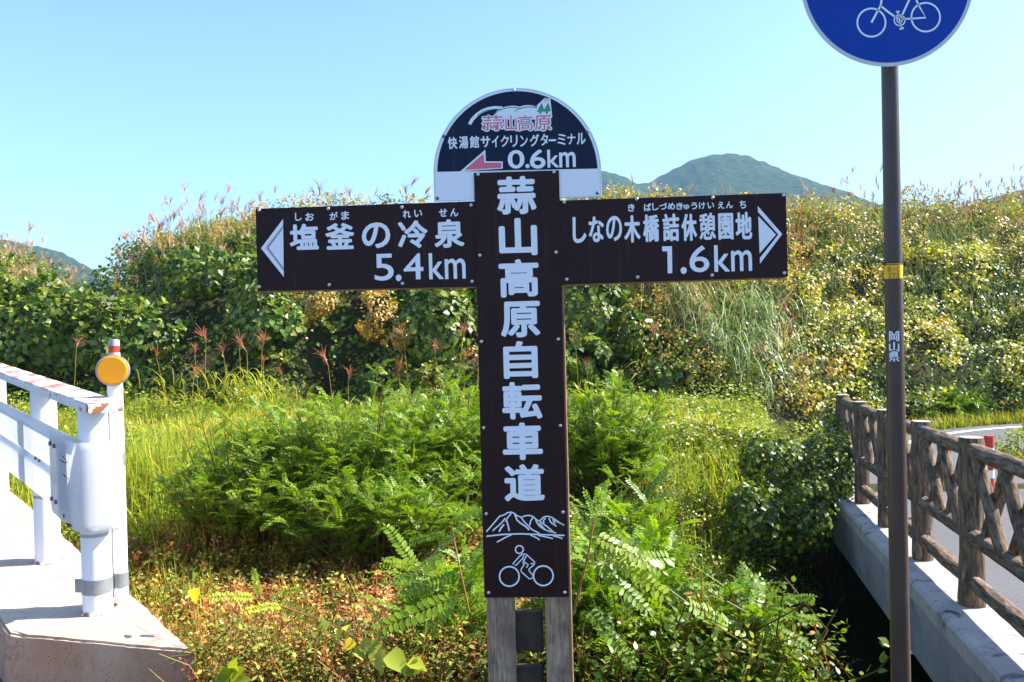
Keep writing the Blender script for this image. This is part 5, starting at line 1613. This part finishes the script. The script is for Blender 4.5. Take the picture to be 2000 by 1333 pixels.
for px, py, key in ((395, 645, 'red'), (388, 668, 'red'), (325, 675, 'orange'), (447, 668, 'red'), (470, 655, 'red'), (483, 660, 'red'), (505, 655, 'red'), (138, 655, 'red'), (650, 690, 'red'), (512, 690, 'red'), (560, 712, 'red'), (385, 715, 'red'), (370, 712, 'red'), (888, 635, 'red'), (925, 640, 'red'), (868, 668, 'red'), (905, 680, 'red'), (782, 705, 'orange'), (768, 712, 'orange'), (680, 720, 'red'), (925, 690, 'red'), (800, 640, 'tan'), (1130, 650, 'red'), (1150, 700, 'tan')):
    Y = rng.uniform(12.6, 13.3); t = P(px, py + 22, Y); g = float(gz(t.x, Y))
    silver_grass((t.x, Y, g), max(t.z - g, .3), key, ('tall ' if py < 665 else 'short ') + {'red': 'red', 'orange': 'orange', 'tan': 'tawny'}[key] + ' plumed grass at the meadow edge ' + ('by the delineator' if px < 350 else 'before the large dark hollow' if px < 530 else 'before the small dark hollow' if px < 720 else 'against the signpost panel'), 'red plumed silver grass before the thicket', True, .09, rng.uniform(.6, .95))
for k in range(95):
    seg = [(10, 170), (215, 520), (600, 900), (1180, 1560), (1560, 2060), (1560, 2060)][k % 6]
    px = rng.uniform(*seg); ys = float(foot_y(px)) + rng.uniform(4.2, 6.6); x = (px - 1000) / F * ys; g = float(gz(x, ys))
    kk = 'pale' if rng.uniform() < .7 else 'orange'; hh = rng.uniform(.8, 1.35) if px > 1600 or px < 560 else rng.uniform(.5, .9)
    silver_grass((x, ys, g + .05), hh, kk, ('tall ' if hh > 1.05 else 'short ') + ('pinkish' if kk == 'pale' else 'orange') + ' plumed grass on the crest ' + where(px), 'silver grass along the crest', True, .2, rng.uniform(.6, 1.0))
for k in range(75):
    px = rng.uniform(1190, 1600) if k < 50 else rng.uniform(230, 900)
    t = rng.uniform(.02, .55) if k < 50 else rng.uniform(.5, .95)
    ys = float(foot_y(px)) + t * 6.5; x = (px - 1000) / F * ys; g = float(gz(x, ys))
    silver_grass((x, ys - .2, g + .1), rng.uniform(.5, .95), ['tan', 'orange', 'tan', 'red'][k % 4], ['tawny', 'orange', 'tawny', 'red'][k % 4] + ' plumed grass ' + ('low on the bank ' if t < .3 else 'high on the bank ') + ('under the signpost arm' if px < 1440 else 'near the arm end') if k < 50 else ['tawny', 'orange', 'tawny', 'red'][k % 4] + ' plumed grass among the scrub ' + where(px), 'silver grass on the slope' if k < 50 else 'silver grass above the thicket', True, .3, rng.uniform(.8, 1.2))
def crest_plumes():
    parts = []
    cols = [(.52, .38, .28), (.46, .30, .22), (.56, .46, .38)]
    T = []
    for i in range(5):
        m = plume_mesh(i + 60, cols[i % 3], 9, .3, .5 + .12 * i)
        v = np.zeros(len(m.vertices) * 3); m.vertices.foreach_get('co', v); v = v.reshape(-1, 3)
        f = np.array([list(p.vertices) for p in m.polygons]); T.append((v, f, cols[i % 3])); bpy.data.meshes.remove(m)
    N = 620
    seg = np.array([(0, 130), (240, 520), (1170, 1560), (1560, 2080), (1500, 2080)])[rng.integers(0, 5, N)]
    px = rng.uniform(seg[:, 0], seg[:, 1]); ys = foot_y(px) + rng.uniform(2.6, 6.8, N); x = (px - 1000) / F * ys
    for i in range(N):
        v, f, c = T[i % 5]; g = float(gz(x[i], ys[i])); h = rng.uniform(.4, .9) * (.62 if 1150 < px[i] < 1600 else 1); s = rng.uniform(.6, 1.0)
        a = rng.uniform(0, 6.28); le = rng.normal(0, .35); d = np.array([[math.sin(le), rng.normal(0, .2), math.cos(le)]])
        R = rotmats(np.cross(d, [[math.cos(a), math.sin(a), 0]]), d)[0]
        b = np.array([x[i], ys[i], g + .1]); tip = b + d[0] * h
        parts.append(((R @ (v * s).T).T + tip, f, colr(v, np.array(c) * rng.uniform(.75, 1.2))))
        sv, sf = tube([b, b + d[0] * h * .5 + [.02, 0, 0], tip + d[0] * .05], .003, 3, .0018); parts.append((sv, sf, colr(sv, (.34, .3, .12))))
    stuff('plume_grass_mass', parts, M_DRY, 'mass of fine tan and pinkish grass plumes along the top of the bank')
crest_plumes()
def tussock(px, py, Y, n, L, label, col):
    c = P(px, py, Y); g = float(gz(c.x, c.y))
    root = empty('grass_tussock', (c.x, c.y, g), label, 'grass')
    parts = []
    T = [blade(b, .0085, 7, l) for b, l in ((1.4, .15), (1.9, .1), (2.4, .1), (2.2, .3), (2.8, .1))]
    pos = np.stack([rng.normal(c.x, .32, n), rng.normal(c.y, .25, n), np.full(n, 0.)], 1); pos[:, 2] = gz(pos[:, 0], pos[:, 1]) + rng.uniform(0, .6, n)
    w = rng.integers(0, 5, n)
    for k in range(5):
        m = w == k; a = rng.normal(math.pi * 0.85, .9, m.sum()); ca, sa = np.cos(a), np.sin(a); z = np.zeros_like(a)
        R = np.stack([np.stack([ca, -sa, z], 1), np.stack([sa, ca, z], 1), np.stack([z, z, z + 1], 1)], 1)
        h = L * rng.uniform(.6, 1.1, m.sum()); parts.append(place(T[k][0], T[k][1], pos[m], R, np.stack([np.full(len(h), 1.1), h, h], 1), pal(int(m.sum()), col)))
    o = link('blades', merged_mesh('blades', parts), root, M_PALEG if Y > 13.5 else M_GRASS, Matrix.Identity(4)); o['kind'] = 'stuff'
PALE = [(.34, .4, .2), (.24, .32, .12), (.15, .22, .06), (.5, .5, .36), (.1, .16, .04)]
tussock(1440, 690, 14.4, 420, 1.25, 'tussock of long pale arching grass hanging down the bank beside the signpost arm', PALE)
tussock(1330, 650, 15.0, 320, 1.2, 'tussock of tawny arching grass with brown plumes under the signpost arm end', [(.3, .3, .12), (.2, .26, .08), (.38, .3, .17), (.1, .16, .04)])
tussock(1490, 640, 15.3, 300, 1.2, 'upper tussock of long whitish arching grass left of the dark shrub', PALE)
tussock(480, 735, 12.8, 140, .62, 'bushy tussock of thin green grass under the red plumes', [(.24, .3, .08), (.32, .34, .1)])
tussock(330, 745, 12.6, 60, .6, 'small tussock of bent grass near the delineator', [(.24, .3, .08), (.32, .34, .1)])

# ---- the thin autumn haze that turns the far hills blue
def haze():
    bm = box_bm(3100, 1900, 330, 0, (0, 640, 160))
    t = NT('haze_air'); t.t.nodes.remove(t.bs)
    v = t.n('ShaderNodeVolumePrincipled'); v.inputs['Color'].default_value = (.38, .72, 1, 1); v.inputs['Density'].default_value = HAZE
    t.l(v.outputs[0], t.out.inputs['Volume'])
    tag(bm_obj('haze', bm, None, t.m), 'thin pale blue haze over the distant hills', kind='stuff')
HAZE = .0003
haze()
